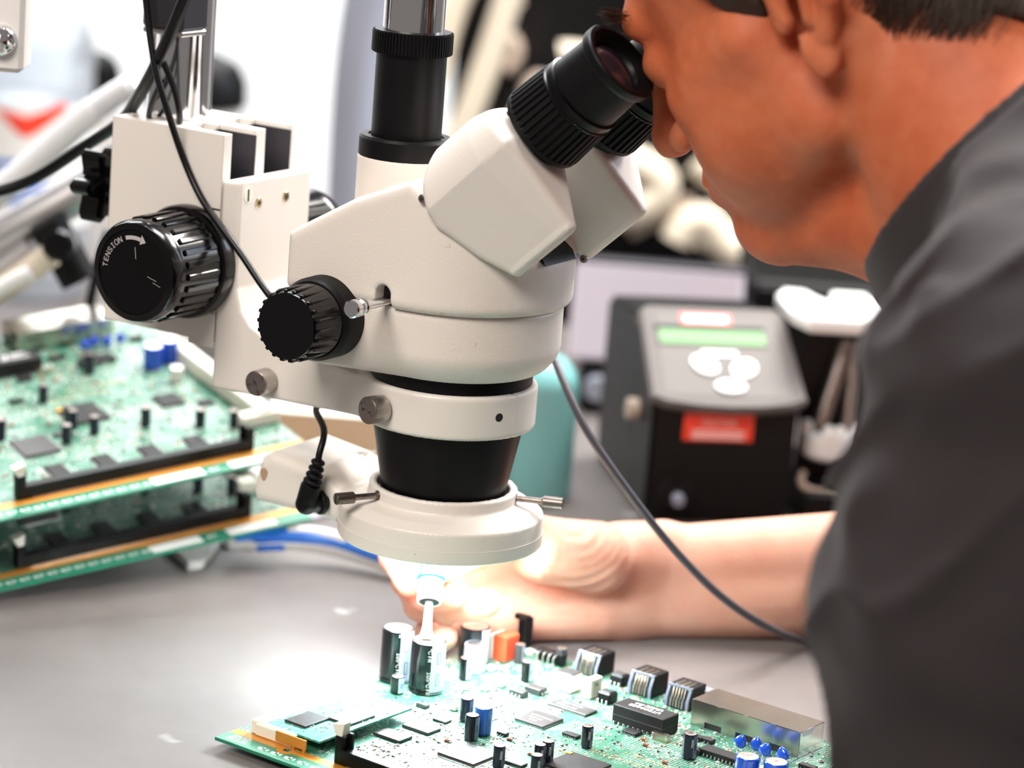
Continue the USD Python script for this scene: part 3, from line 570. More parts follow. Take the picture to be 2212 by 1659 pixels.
def cap(u, v, r, h, sleeve, stripe='stripe', a0=-76, a1=-12, words=(), top='solder', label=None):
    busy.append((u, v, r, r)); o = (u, v, BZ)
    c = part('capacitor', lathe([(r * .86, 0), (r * .97, .5), (r, 1.4), (r, 2.2), (r * .95, 3.0), (r, 3.9), (r, h - 1.1), (r * .965, h - .35), (r * .9, h)], 40, o), M[sleeve], pcb, label=label)
    part('can_top', cat(lathe([(r * .86, h - .5), (r * .86, h + .02), (r * .8, h + .1)], 36, o), ), M[top], c)
    part('vent_mark', cat(*[mv(rbox(r * 1.2, .22, .1, .03), (u, v, BZ + h + .12), rz=a) for a in (15, 75, 135)]), M['steel_dark'], c)
    if stripe:
        A = np.radians(np.linspace(a0 - BA, a1 - BA, 18)); hs = [.9, 3.9, h - 1.2, h - .5]; rs = [r * .985, r, r, r * .965]; vv, ff = [], []
        for a in A:
            for k in range(4): vv.append((u + (rs[k] + .07) * math.cos(a), v + (rs[k] + .07) * math.sin(a), BZ + hs[k]))
        for i in range(len(A) - 1):
            for k in range(3): q = i * 4 + k; ff += [(q, q + 4, q + 5), (q, q + 5, q + 1)]
        part('stripe', trimesh.Trimesh(np.array(vv), np.array(ff), process=False), M[stripe], c, smooth=True)
        mid = (a0 * .6 + a1 * .4 - BA); w = min(1.9, r * .25)
        part('minus_mark', cat(*[mv(wrap(cat(rbox(w, .3, .08, .02, (0, z0, 0)), rbox(w, .3, .08, .02, (0, z0 + h * .22, 0)), rbox(.3, h * .22, .08, .02, (-w / 2, z0 + h * .11, 0)), rbox(.3, h * .22, .08, .02, (w / 2, z0 + h * .11, 0))), r + .08), (u, v, BZ), rz=mid) for z0 in ((h * .2, h * .62) if h > 15 else (h * .4,))]), M['chip'], c)
    for s, ang, z0, sz in words:
        m = text(s, sz, .06); vt = np.array(m.vertices); m.vertices = np.stack([vt[:, 1], -vt[:, 0], vt[:, 2]], 1)
        part('lettering', mv(wrap(m, r + .03), (u, v, BZ + z0), rz=ang - BA), M['print_white'], c)
    return c
def capx(x, y, *a, **k): u, v = bp(x, y); return cap(u, v, *a, **k)
capx(853, 1469, 8.3, 28.5, 'sleeve_black', words=(('105°C FR', -88, 17.5, 1.9), ('R', -84, 27.2, 1.9)), label='tall black capacitor')
capx(919, 1492, 9.0, 27.5, 'sleeve_black', words=(('°C FR', -88, 25.6, 2.0), ('105°C FR', -88, 13.2, 2.0)), label='tall black capacitor')
capx(1021, 1432, 8.0, 20.5, 'sleeve_black', a0=-60, a1=0, words=(), label='squat black capacitor with a pale stripe')
capx(1024, 1451, 5.9, 15.5, 'stripe', stripe=None, label='pale silver blue capacitor')
capx(1004, 1468, 3.3, 12.0, 'sleeve_black', a0=-80)
capx(857, 1497, 3.5, 9.2, 'sleeve_black', a0=-78, a1=-5)
for x, y, r, h, sl, sp in ((1006, 1557, 3.3, 12, 'sleeve_navy', 'stripe_dark'), (1017, 1598, 3.5, 13, 'sleeve_navy', 'stripe_dark'), (1041, 1585, 4.4, 14, 'sleeve_blue', 'sleeve_blue'), (1121, 1432, 2.9, 10.6, 'chip_grey', 'grey_paint'), (1136, 1472, 3.0, 11, 'sleeve_black', 'stripe'),
                           (1211, 1436, 2.9, 9.5, 'chip_grey', 'stripe_dark'), (1266, 1614, 2.9, 11.2, 'sleeve_navy', 'stripe_dark'), (1487, 1638, 3.5, 13, 'sleeve_navy', 'stripe_dark'), (1181, 1649, 2.9, 11.5, 'sleeve_navy', 'stripe_dark'), (1164, 1655, 2.9, 11.2, 'sleeve_navy', 'stripe_dark'),
                           (1157, 1678, 2.9, 11.2, 'sleeve_navy', 'stripe_dark'), (1076, 1658, 2.9, 11.4, 'sleeve_navy', 'stripe_dark'), (1610, 1694, 6.0, 14.5, 'blue_drop', 'sleeve_blue'), (1671, 1706, 6.0, 14.5, 'blue_drop', 'sleeve_blue')):
    capx(x, y, r, h, sl, sp, top='steel_dark' if sl == 'sleeve_navy' else 'solder', a0=-62 if r < 5 else -40, a1=-5, words=(('HV0U', -80, h - 2.2, 1.1),) if sl == 'sleeve_navy' and y > 1600 else ())
# more capacitors on the part of the board that only its two stacked twins show
for u, v, r, h, sl in ((196, 58, 3.0, 11, 'sleeve_navy'), (214, 50, 2.8, 10, 'sleeve_navy'), (168, 72, 3.0, 12, 'sleeve_navy')): cap(u, v, r, h, sl, 'stripe_dark', top='steel_dark')
def chip(u, v, lu, lv, h=1.4, m='chip', leads='uv', pitch=.9, marks=(), rot=0, name='chip', lead_len=1.1, label=None, pin=.4):
    busy.append((u, v, lu / 2 + .8, lv / 2 + .8)); X = lambda q: mv(mv(q, rz=rot), (u, v, BZ))
    c = part(name, X(rbox(lu, lv, h, min(.25, h * .3), (0, 0, h / 2 + .15))), M[m], pcb, label=label)
    L = []
    for ax, n, half, other in (('u', int(lv / pitch), lu / 2, lv), ('v', int(lu / pitch), lv / 2, lu)):
        if ax in leads:
            for i in range(n):
                t = (i - (n - 1) / 2) * pitch
                for s in (-1, 1):
                    a, b = (s * (half + lead_len / 2 - .1), t)[::1 if ax == 'u' else -1], (lead_len, pin)[::1 if ax == 'u' else -1]
                    L.append(trimesh.creation.box([b[0], b[1], .18]).apply_translation([a[0], a[1], .15 + h * .12]))
                    L.append(trimesh.creation.box([b[0] * (.3 if ax == 'u' else 1), b[1] * (.3 if ax == 'v' else 1), h * .45]).apply_translation([a[0] * (1 - .35 * (ax == 'u') * lead_len / max(abs(a[0]), .1)), a[1] * (1 - .35 * (ax == 'v') * lead_len / max(abs(a[1]), .1)), h * .25]))
    if L: part('leads', X(cat(L)), M['solder'], c, smooth=False)
    for s, x, y, sz, rz in marks: part('lettering', X(mv(text(s, sz, .04), (x, y, h + .16), rz=rz)), M['print_grey'], c)
    return c
def chipx(x, y, *a, **k): u, v = bp(x, y); return chip(u, v, *a, **k)
chipx(1164, 1558, 17.6, 17.6, 1.6, 'chip_grey', 'uv', .8, marks=(('MT48LC8M16', -6.5, 1.5, 1.4, 0), ('8YKH7N', -5, -2, 1.4, 0), ('0716', -3, -5.2, 1.4, 0)), pin=.3, lead_len=.5)
chipx(1236, 1531, 24, 10.5, 1.2, 'chip_grey', 'v', .8, marks=(('TC58FVB160', -8.5, 1.2, 1.5, 0), ('A 0512 KBD', -8, -2.6, 1.5, 0)), pin=.35)
chipx(1013, 1633, 22, 22, 1.6, 'chip_grey', 'uv', .75, pin=.35, lead_len=1.6)
chipx(848, 1592, 16.5, 10.5, 1.4, 'chip_grey', '', label='black memory chip with a glossy top'); chipx(910, 1575, 16.5, 10.5, 1.4, 'chip_grey', '', label='black memory chip with a glossy top')
chipx(955, 1558, 8.2, 5.6, 1.1, 'chip_grey', ''); chipx(1120, 1503, 9, 5, 3.2, 'chip_grey', 'v', 2.4, pin=.9)
chipx(1157, 1497, 10, 6.4, 3.4, 'chip_grey', 'u', 2.5, pin=.9); chipx(913, 1528, 6.5, 3.4, 2.0, 'chip_grey', '')
chipx(1365, 1585, 8.5, 6.2, 1.5, 'chip', 'v', 1.2, pin=.5); chipx(1234, 1591, 9, 4.2, 1.5, 'chip', 'v', 1.25, pin=.5); chipx(1086, 1588, 5.5, 3.4, 1.6, 'chip', 'v', 1.6, pin=.6)
chipx(1508, 1598, 6, 4, 2, 'chip', 'v', 2.2, pin=.7); chipx(1530, 1604, 6, 4, 2, 'chip', 'v', 2.2, pin=.7)
chipx(1558, 1639, 22, 8.2, 3.4, 'chip', 'v', 2.2, pin=.8, label='thick black driver chip'); chipx(1508, 1628, 5, 5, 2.6, 'chip', ''); chipx(1490, 1638, 5, 5, 2.6, 'chip', '')
chipx(1246, 1657, 24, 24, 1.6, 'chip', 'uv', 1.0, pin=.4); chipx(1113, 1651, 11, 5.5, 1.3, 'chip_grey', '')
chipx(1745, 1662, 9, 4, 2.2, 'chip', 'v', 2.)
for i in range(4): chip(96 + i * 29, 38, 11, 17, 1.3, 'chip', 'u', .9, pin=.4, label='black memory chip behind the module slot')
chip(196, 96, 15, 15, 1.5, 'chip', 'uv', .9); chip(214, 84, 9, 7, 1.4, 'chip', 'v', 1.2)
# module slot along the front with its latch towers
SU0, SU1, SV = 61., 208., 19.0
sl = part('module_slot', cat(rbox(SU1 - SU0 - 6, 6.2, 7.5, .5, ((SU0 + SU1) / 2, SV, BZ + 3.9)), rbox(SU1 - SU0 - 14, 3, 3.2, .4, ((SU0 + SU1) / 2, SV + 4.2, BZ + 1.8))), M['black_satin'], pcb, label='long black memory module slot')
for uu, s in ((SU0, 1), (SU1, -1)):
    part('latch_tower', cat(rbox(5, 6.4, 14.5, .7, (uu + s * 2.2, SV + .2, BZ + 7.2)), rbox(3, 2.2, 15.5, .5, (uu + s * 5.4, SV + 2.4, BZ + 7.6))), M['black_satin'], sl)
lt = part('latch', hull([(SU0 + .5, SV - 2.6, BZ + 13), (SU0 + .5, SV + 3, BZ + 13), (SU0 + 3.6, SV - 2.6, BZ + 13), (SU0 + 3.6, SV + 3, BZ + 13), (SU0 - 2.6, SV - 2.4, BZ + 19), (SU0 - 2.6, SV + 2.6, BZ + 19), (SU0 + 4.5, SV - 2.2, BZ + 20.6), (SU0 + 4.5, SV + 2.6, BZ + 20.6)]), M['cream'], sl, label='cream latch lever')
pn = [trimesh.creation.box([.5, .5, 1.1]).apply_translation([SU0 + 9 + i * 1.27, SV - 3.4, BZ + .5]) for i in range(int((SU1 - SU0 - 18) / 1.27))]
part('slot_pins', cat(pn), M['solder'], sl, smooth=False, kind='stuff'); busy.append(((SU0 + SU1) / 2, SV, (SU1 - SU0) / 2 + 2, 7))
# small card in a cream edge connector at the left end
CZ = BZ + 6.5
c0, c1, c2 = bp(690, 1602, CZ), bp(889, 1529, CZ), bp(575, 1556, CZ)
u0, u1, v0, v1 = c2[0] + 1.5, c0[0], c0[1], c1[1]
sk = part('card_socket', cat(rbox(7.5, v1 - v0 + 6, 7.5, .8, (u0 - 2.5, (v0 + v1) / 2, BZ + 3.75)), rbox(24, 4.6, 6.6, .8, (u0 + 9, v0 - 1.6, BZ + 3.3))), M['cream'], pcb, label='cream card connector')
part('card_hook', cat(rbox(19, 1.2, 5.0, .2, (u1 - 14, v0 - 4.3, BZ + 4.2)), rbox(1.4, 1.2, 4, .2, (u1 - 12, v0 - 4.4, BZ + 1.4)), rbox(1.4, 1.2, 4, .2, (u1 - 5.5, v0 - 4.4, BZ + 1.4))), M['strip_gold'], sk, label='orange spring hook')
cr = part('daughter_card', rbox(u1 - u0, v1 - v0, 1.1, .15, ((u0 + u1) / 2, (v0 + v1) / 2, CZ - .55)), M['mask_card'], pcb, label='teal green daughter card lying on the board')
for du, dv, a, b in ((12, 17, 13, 18), (24, 36, 14, 20)):
    part('card_chip', rbox(a, b, 1.2, .2, (u0 + du, v0 + dv, CZ + .6)), M['chip_grey'], cr)
part('card_band', rbox(4.2, 26, .08, .02, (u1 - 3.4, v0 + 14, CZ + .04)), M['tool_teal'], cr)
part('card_parts', cat([trimesh.creation.box([.9, .55, .5]).apply_translation([u0 + 3 + RNG.random() * (u1 - u0 - 6), v0 + 2 + RNG.random() * (v1 - v0 - 4), CZ + .25]) for _ in range(70)]), M['smd_white'], cr, smooth=False, kind='stuff')
busy.append(((u0 + u1) / 2 - 3, (v0 + v1) / 2, (u1 - u0) / 2 + 6, (v1 - v0) / 2 + 5))
# phone jacks, relays, transformer, shield can, headers at the back edge
def jackx(x, y, w=14.5, clear_front=False):
    u, v = bp(x, y); busy.append((u, v, 8, 8)); o = np.array([u, v, BZ])
    prof = [(-7.5, 0), (-7.5, 5.2), (-4.6, 11.6), (8, 11.6), (8, 0)]
    body = mv(prism(prof, -w / 2, w / 2, ch=.35), o, R=np.stack([np.array([0, 1., 0]), np.array([0, 0, 1.]), np.array([1., 0, 0])], 1))
    j = part('phone_jack', body, M['black_satin'], pcb, label='black phone jack with brass contacts')
    part('front_rim', cat(*[mv(prism([(-7.9, 0), (-7.9, 5.2), (-5.0, 11.9), (-3.8, 11.9), (-6.9, 5.0), (-6.9, 0)], -.8, .8), o + [s * (w / 2 - .9), 0, 0], R=np.stack([np.array([0, 1., 0]), np.array([0, 0, 1.]), np.array([1., 0, 0])], 1)) for s in (-1, 1)], rbox(w, 1.2, 1.4, .3, o + [0, -5.0, 11.3])), M['jack_rim'], j, label='grey chamfered rim')
    part('recess', rbox(w - 3.6, .5, 5, .1, o + [0, -7.4, 3.2]), M['black_hole'], j)
    for i in range(5):
        x0 = (i - 2) * 1.75; part('contact', tube(np.array([o + [x0, 4.5, 11.75], o + [x0, -3.4, 11.8], o + [x0, -5.6, 10.6], o + [x0 + .3, -7.0, 7.0], o + [x0 - .2, -7.7, 4.2], o + [x0, -8.2, 1.0]]), .33, 6), M['brass' if i % 2 else 'solder'], j)
    if clear_front: part('clear_latch', rbox(6, 6, 1.2, .3, o + [w / 2 - 1, 9.5, 8]), M['clear'], j)
jackx(1283, 1452); jackx(1398, 1496); jackx(1478, 1524, clear_front=True)
def boxx(name, x, y, lu, lv, h, m, label=None, r=.5, rot=0):
    u, v = bp(x, y); busy.append((u, v, lu / 2, lv / 2)); return part(name, mv(mv(rbox(lu, lv, h, r, (0, 0, h / 2 + .3)), rz=rot), (u, v, BZ)), M[m], pcb, label=label), (u, v)
b, (u, v) = boxx('relay', 1226, 1490, 11, 9.5, 9.5, 'cream', 'white relay with a dark top'); part('relay_top', rbox(10.6, 9.1, .5, .2, (u, v, BZ + 9.9)), M['chip_grey'], b); part('relay_foot', rbox(10.5, 9, 2.4, .2, (u, v, BZ + 1)), M['chip'], b)
b, (u, v) = boxx('connector', 1279, 1506, 4.5, 10, 10.5, 'cream', 'narrow white connector block'); part('lettering', mv(text('TN', 2, .05), (u + 2.26, v - 2.4, BZ + 6.5), R=np.stack([np.array([0, 1., 0]), np.array([0, 0, 1.]), np.array([1., 0, 0])], 1)), M['chip'], b)
for x, y in ((1311, 1516), (1338, 1478)):
    b, (u, v) = boxx('inductor', x, y, 8.5, 7.5, 5.6, 'black_satin', r=.9); part('inductor_core', rbox(5.5, 4.6, .4, .15, (u, v, BZ + 6)), M['chip_grey'], b)
    part('leads', cat(*[rbox(.8, 1.4, 2.2, .2, (u + a, v + s * 4.2, BZ + 1)) for a in (-2.6, 0, 2.6) for s in (-1, 1)]), M['solder'], b)
b, (u, v) = boxx('transformer', 1392, 1571, 31, 13.5, 9.6, 'chip', 'long black transformer block with white lettering', r=.4)
RU = np.diag([-1., -1, 1])
part('lettering', cat(mv(text('UT20048S', 2.6, .06, bold=True), (u + 9.5, v + .2, BZ + 9.95), R=RU), mv(text('UMEC', 2.6, .06, bold=True), (u + 8.2, v + 4.4, BZ + 9.95), R=RU), mv(prism([(0, 0), (1.8, 3.2), (3.6, 0), (4.6, 2.6), (5.2, 0)], 0, .06), (u - 3, v + 3.6, BZ + 9.95), R=RU)), M['print_white'], b)
part('seam', rbox(31.2, 13.7, .25, .05, (u, v, BZ + 4.6)), M['chip_grey'], b)
for i in range(10):
    for s in (-1, 1): part('pin', cat(rbox(.7, 2.2, .4, .1, (u - 13 + i * 2.9, v + s * 7.6, BZ + .9)), rbox(.7, .5, 1.8, .1, (u - 13 + i * 2.9, v + s * 8.5, BZ + .9))), M['solder'], b)
a0, a1 = bp(1493, 1563), bp(1721, 1640); su, sv, sl_, sw = (a0[0] + a1[0]) / 2, (a0[1] + a1[1]) / 2 + 11.5, abs(a1[0] - a0[0]), 23.; SH = 13.6
sh = part('shield_can', cat(rbox(sl_, sw, SH - 3.2, .25, (su, sv, BZ + 3.2 + (SH - 3.2) / 2)), *[rbox(8.5, .4, 3.6, .1, (su - sl_ / 2 + 4.2 + k * (sl_ - 8.4) / 3, sv - sw / 2 + .2, BZ + 1.6)) for k in range(4)], rbox(.4, sw, 4, .1, (su + sl_ / 2 - .2, sv, BZ + 2))), M['tin'], pcb, label='long tinned metal shield can')
part('shield_void', rbox(sl_ - 1.2, sw - 1.2, 4, .1, (su, sv, BZ + 2.2)), M['black_hole'], sh)
for k in range(4): part('lid_seam', rbox(sl_ / 4 - 3, .3, .3, .05, (su - sl_ / 2 + (k + .5) * sl_ / 4, sv - sw / 2 - .02, BZ + SH - .15)), M['black_hole'], sh)
part('lid_tab', hull([(su + sl_ / 2 + .1, sv - sw / 2 + 1, BZ + SH), (su + sl_ / 2 + .1, sv + 2, BZ + SH), (su + sl_ / 2 + .3, sv - sw / 2 + 3, BZ + SH - 3), (su + sl_ / 2 + .3, sv - 1, BZ + SH - 3), (su + sl_ / 2 - .2, sv - 2, BZ + SH), (su + sl_ / 2 - .2, sv - sw / 2 + 2, BZ + SH - 2)]), M['alu'], sh)
busy.append((su, sv, sl_ / 2, sw / 2))
for x, y, t in ((1598, 1622, 20), (1632, 1628, 5), (1652, 1640, 24), (1688, 1650, -20)):
    u, v = bp(x, y); busy.append((u, v, 3, 3)); m = trimesh.creation.icosphere(3, 1.); m.vertices = np.array(m.vertices) * [3.1, 1.9, 3.6]; vz = np.array(m.vertices); vz[:, :2] *= np.clip(1.05 - .10 * vz[:, 2:3], .3, 1.4); m.vertices = vz
    m.apply_transform(trimesh.transformations.rotation_matrix(math.radians(t), [0, 1, 0])); d = part('disc_capacitor', mv(m, (u, v, BZ + 5.2)), M['blue_drop'], pcb, smooth=True, label='glossy blue drop capacitor')
    part('leads', cat(cyl((u - 1.4, v, BZ), (u - 1.1, v, BZ + 3), .3, 8, .1), cyl((u + 1.4, v, BZ), (u + 1.1, v, BZ + 3), .3, 8, .1)), M['solder'], d)
b, (u, v) = boxx('coil_box', 1090, 1424, 9, 11.5, 14, 'orange', 'orange wrapped coil box with a pale end', r=.6)
part('coil_end', rbox(3.0, 11.7, 13, .5, (u - 5.5, v, BZ + 7)), M['cream'], b)
part('windings', cat(*[tube(np.array([(u - 7.2, v - 4 + k * 2.2, BZ + 1.5), (u - 8.6, v - 3.6 + k * 2.2, BZ + 5), (u - 7.4, v - 3.0 + k * 2.2, BZ + 9 + k % 2)]), .35, 6) for k in range(4)]), M['steel_dark'], b)
b, (u, v) = boxx('dark_tab', 1132, 1398, 5.5, 7, 16.5, 'black_plastic', 'black upright connector tab', r=.5); part('tab_hook', rbox(9, 4, 3, .4, (u - 3, v + 1, BZ + 16)), M['black_plastic'], b)
b, (u, v) = boxx('pin_header', 1191, 1432, 17, 4.5, 6.5, 'black_plastic', 'black pin header with bent silver pins')
for i in range(4): part('pin', tube(np.array([(u - 6 + i * 3.4, v - 1.5, BZ + 5.4), (u - 6 + i * 3.4, v - 4.0, BZ + 5.2), (u - 6 + i * 3.4, v - 4.6, BZ + 3.8), (u - 6 + i * 3.4, v - 4.7, BZ)]), .55, 8), M['solder'], b)
u, v = bp(1427, 1598); busy.append((u, v, 6, 3)); xt = part('crystal', prism(LineString([(u - 3.4, v), (u + 3.4, v)]).buffer(2.1), BZ, BZ + 3.4, ch=.4), M['tin'], pcb, label='oval metal crystal can'); part('crystal_base', prism(LineString([(u - 3.4, v), (u + 3.4, v)]).buffer(2.6), BZ, BZ + .5), M['brass'], xt)
b, _ = boxx('tantalum', 1229, 1634, 3.2, 2.4, 1.9, 'smd_yellow', 'yellow block capacitor', r=.15)
for x, y, m in ((1048, 1492, 'cream'), (1082, 1484, 'cream'), (1145, 1415, 'cream'), (1060, 1450, 'print_white'), (980, 1534, 'cream'), (1000, 1490, 'print_white')): boxx('surface_coil', x, y, 4.6, 4.2, 2.8, m, r=.6)
u, v = bp(912, 1553); part('test_point', lathe([(1.4, 0), (1.4, .12)], 20, (u, v, BZ)), M['smd_red'], pcb)
part('edge_connector', cat(rbox(10, 108, 10, 1., (232, 98, BZ + 5)), rbox(26, 8, 8, 1., (228, 47, BZ + 4)), rbox(24, 9, 9, 1., (226, 150, BZ + 4.5))), M['cream'], pcb, label='long cream edge connector'); busy.append((230, 88, 12, 54))
cap(214, 120, 4, 9, 'smd_white', None)
# hole rows, small parts, vias: real but far too many to tell apart
holes, tan, blk, wht, red = [], [], [], [], []
for rr in range(2):
    for cc in range(17):
        for k in range(2): q = bp(1378, 1648); holes.append(lathe([(.62, 0), (.62, .1)], 8, (q[0] + cc * 2.3 - 26 + rr * 14, q[1] + k * 2.4 + rr * 9 - 4, BZ)))
part('hole_rows', cat(holes), M['gold'], pcb, smooth=False, kind='stuff')
for _ in range(2500):
    u, v = RNG.random() * (BL - 6) + 3, RNG.random() * (BW - 24) + 20
    if not clear(u, v, .6): continue
    a, b_, h = (.9, .5, .45) if RNG.random() < .7 else (1.7, .95, .7)
    if RNG.random() < .5: a, b_ = b_, a
    k = RNG.random(); L = tan if k < .26 else blk if k < .56 else red if k < .60 else wht
    L.append(trimesh.creation.box([a, b_, h]).apply_translation([u, v, BZ + h / 2]))
    if L is not wht:
        for s in (-1, 1): wht.append(trimesh.creation.box([a * (.34 if a > b_ else 1.06), b_ * (.34 if b_ > a else 1.06), h * .5]).apply_translation([u + s * a * .5 * (a > b_), v + s * b_ * .5 * (b_ >= a), BZ + h / 4]))
for nm, L, m in (('tan_chips', tan, 'smd_tan'), ('black_chips', blk, 'smd_black'), ('pads', wht, 'smd_white'), ('red_chips', red, 'smd_red')): part(nm, cat(L), M[m], pcb, smooth=False, kind='stuff')
for x, y in ((967, 1603), (1395, 1612), (1148, 1632), (1437, 1650), (1102, 1600), (1390, 1600)):
    u, v = bp(x, y); d = part('diode', mv(cyl((-1.5, 0, .8), (1.5, 0, .8), .75, 14, .25), (u, v, BZ), rz=10), M['smd_red'], pcb, label='red glass diode'); part('leads', cat(rbox(.6, 1.5, 1, .1, (u - 1.7, v, BZ + .5)), rbox(.6, 1.5, 1, .1, (u + 1.7, v, BZ + .5))), M['solder'], d)
# its two twins, stacked to the left
SAZ, STILT = 36., 10.5                                     # the stack leans towards the camera, its near corner on the bench
sa, sb = math.radians(SAZ), math.radians(STILT)
SRX = np.array([[1, 0, 0], [0, math.cos(sb), -math.sin(sb)], [0, math.sin(sb), math.cos(sb)]]); SR = SRX @ np.array([[math.cos(sa), -math.sin(sa), 0], [math.sin(sa), math.cos(sa), 0], [0, 0, 1.]])
so = at_z(-157, 1316, T + 1.0) - 4.0 * SR[:, 2]
for lift, lab in ((0., 'green circuit board lying lower in the stack at the left'), (42.5, 'green circuit board lying on top of the stack at the left')):
    x = copy_of(pcb, 'circuit_board', lab, 'circuit board', (0, 0, 0), 0); M4 = np.eye(4); M4[:3, :3] = SR.T; M4[3, :3] = (so + lift * SR[:, 2]) / 1000
    xf = UsdGeom.Xformable(x); xf.ClearXformOpOrder(); xf.MakeMatrixXform().Set(Gf.Matrix4d(M4.tolist()))
sw0 = at_z(250, 900, T); wedge = SR @ np.array([175., 165., 3.8]) + so
part_ = thing('support_block', 'grey foam block propping up the back of the board stack', 'block', (wedge[0], wedge[1], T)); hh_ = wedge[2] - T - 7
part('foam', hull([(x, y, 0) for x in (-30, 30) for y in (-25, 25)] + [(x, y, hh_ + y * math.tan(sb)) for x in (-30, 30) for y in (-25, 25)]), M['grey_case'], part_)

# ================================================================== PERSON (modelled in the microscope's frame)
PH = math.radians(33); H0 = np.array([192., 16, 381.])
Hf = np.array([-math.cos(PH), 0, -math.sin(PH)]); Hu = np.array([-math.sin(PH), 0, math.cos(PH)]); Hl = np.array([0, -1., 0])
def hq(f, l, u): return H0 + f * Hf + l * Hl + u * Hu
def sdf_head(p):
    r = p - H0; q = np.stack([r @ Hf, np.abs(r @ Hl), r @ Hu], 1)             # mirrored: left half only
    d = sd_ell(q, (2, 0, 48), (99, 77, 78))
    d = smin(d, sd_ell(q, (50, 0, -18), (50, 56, 74)), 22)
    d = smin(d, sd_cap(q, (12, 49, -50), (82, 10, -78), 16, 14), 16)
    d = smin(d, sd_cap(q, (26, 55, -8), (17, 51, -50), 13), 14)
    d = smin(d, sd_cap(q, (76, 40, -12), (30, 62, -2), 12), 14)
    d = smin(d, sd_ell(q, (62, 30, -40), (27, 26, 32)), 14); d = smin(d, sd_ell(q, (38, 42, -28), (38, 22, 40)), 14)
    d = smin(d, sd_cap(q, (88, 0, -78), (88, 6, -78), 13.5), 10)
    d = smin(d, sd_ell(q, (86, 0, -50), (20, 28, 18)), 9)
    d = smin(d, sd_cap(q, (97, 0, 33), (88, 34, 30), 10), 12)
    d = smax(d, -sd_cap(q, (112, 30, 9), (108, 36, 8), 15), 12)
    d = smin(d, sd_ell(q, (83, 31, 9), (15, 15, 13)), 4)
    d = smin(d, sd_cap(q, (104, 0, -45), (99, 17, -48), 5.2, 3.6), 5); d = smin(d, sd_cap(q, (102, 0, -56), (98, 14, -55), 5.6, 4), 4)
    d = smax(d, -sd_cap(q, (112, 0, -50.5), (102, 19, -51), 1.6, 1.0), 2)
    d = smin(d, sd_cap(q, (100, 0, 20), (114, 0, -14), 8, 9.5), 8); d = smin(d, sd_cap(q, (116, 0, -19), (116, 1, -19), 10), 6)
    d = smin(d, sd_cap(q, (104, 12.5, -23), (103, 13, -23), 8), 4.5)
    d = smax(d, -sd_cap(q, (109, 7.5, -36), (104, 9.5, -24), 4.6, 2.6), 2); d = smax(d, -sd_cap(q, (110, 13, -33), (101, 16, -31), 3.4, 2.6), 1.5)
    # ear
    e = sd_ell(q, (-12, 79, 4), (17, 4.5, 29)); hp = [(7, 73, 10), (3, 80, 25), (-9, 86, 33), (-21, 89, 27), (-28, 88, 10), (-25, 85, -8), (-15, 81, -22)]
    for a, b in zip(hp[:-1], hp[1:]): e = smin(e, sd_cap(q, a, b, 4.6), 3)
    e = smin(e, sd_ell(q, (-7, 78.5, -27), (8.5, 5, 12)), 4); e = smax(e, -sd_ell(q, (-5, 88, -5), (9.5, 14, 15)), 3)
    for a, b in (((-12, 84, 20), (-17, 86, 4)), ((-17, 86, 4), (-11, 83, -13))): e = smin(e, sd_cap(q, a, b, 3.4), 3)
    e = smin(e, sd_cap(q, (4, 74, 3), (5, 73, -8), 5), 3)
    d = smin(d, e, 3)
    n = meshkit.noise(p / 17., 3) + .5 * meshkit.noise(p / 6., 5); return d - 1.1 * (n - .75)
NB = np.array([296., 0, 300]); SHL, SHR = np.array([375., -190, 262]), np.array([374., 190, 262])
ELL, WRL = np.array([405., -240, -25]), np.array([300., -120, -125])
ELR = loc(np.array([372., 176, T + 44])); WRR = loc(at_y(1345, 1258, 122))
PX = lambda x, y, Y: loc(at_y(x, y, Y + 4))
FING = {'index': [PX(1000, 1160, 92), PX(878, 1150, 60), PX(852, 1200, 35), PX(884, 1258, 17)], 'middle': [PX(968, 1212, 88), PX(884, 1255, 54), PX(918, 1284, 26), PX(980, 1284, 13)],
        'ring': [PX(975, 1268, 89), PX(908, 1305, 50), PX(968, 1312, 29), PX(1050, 1303, 25)], 'pinky': [PX(1000, 1325, 87), PX(930, 1365, 58), PX(933, 1394, 40), PX(962, 1376, 28)]}
THUMB = [PX(1265, 1205, 92), PX(1128, 1150, 60), PX(1030, 1190, 32), PX(955, 1224, 6)]
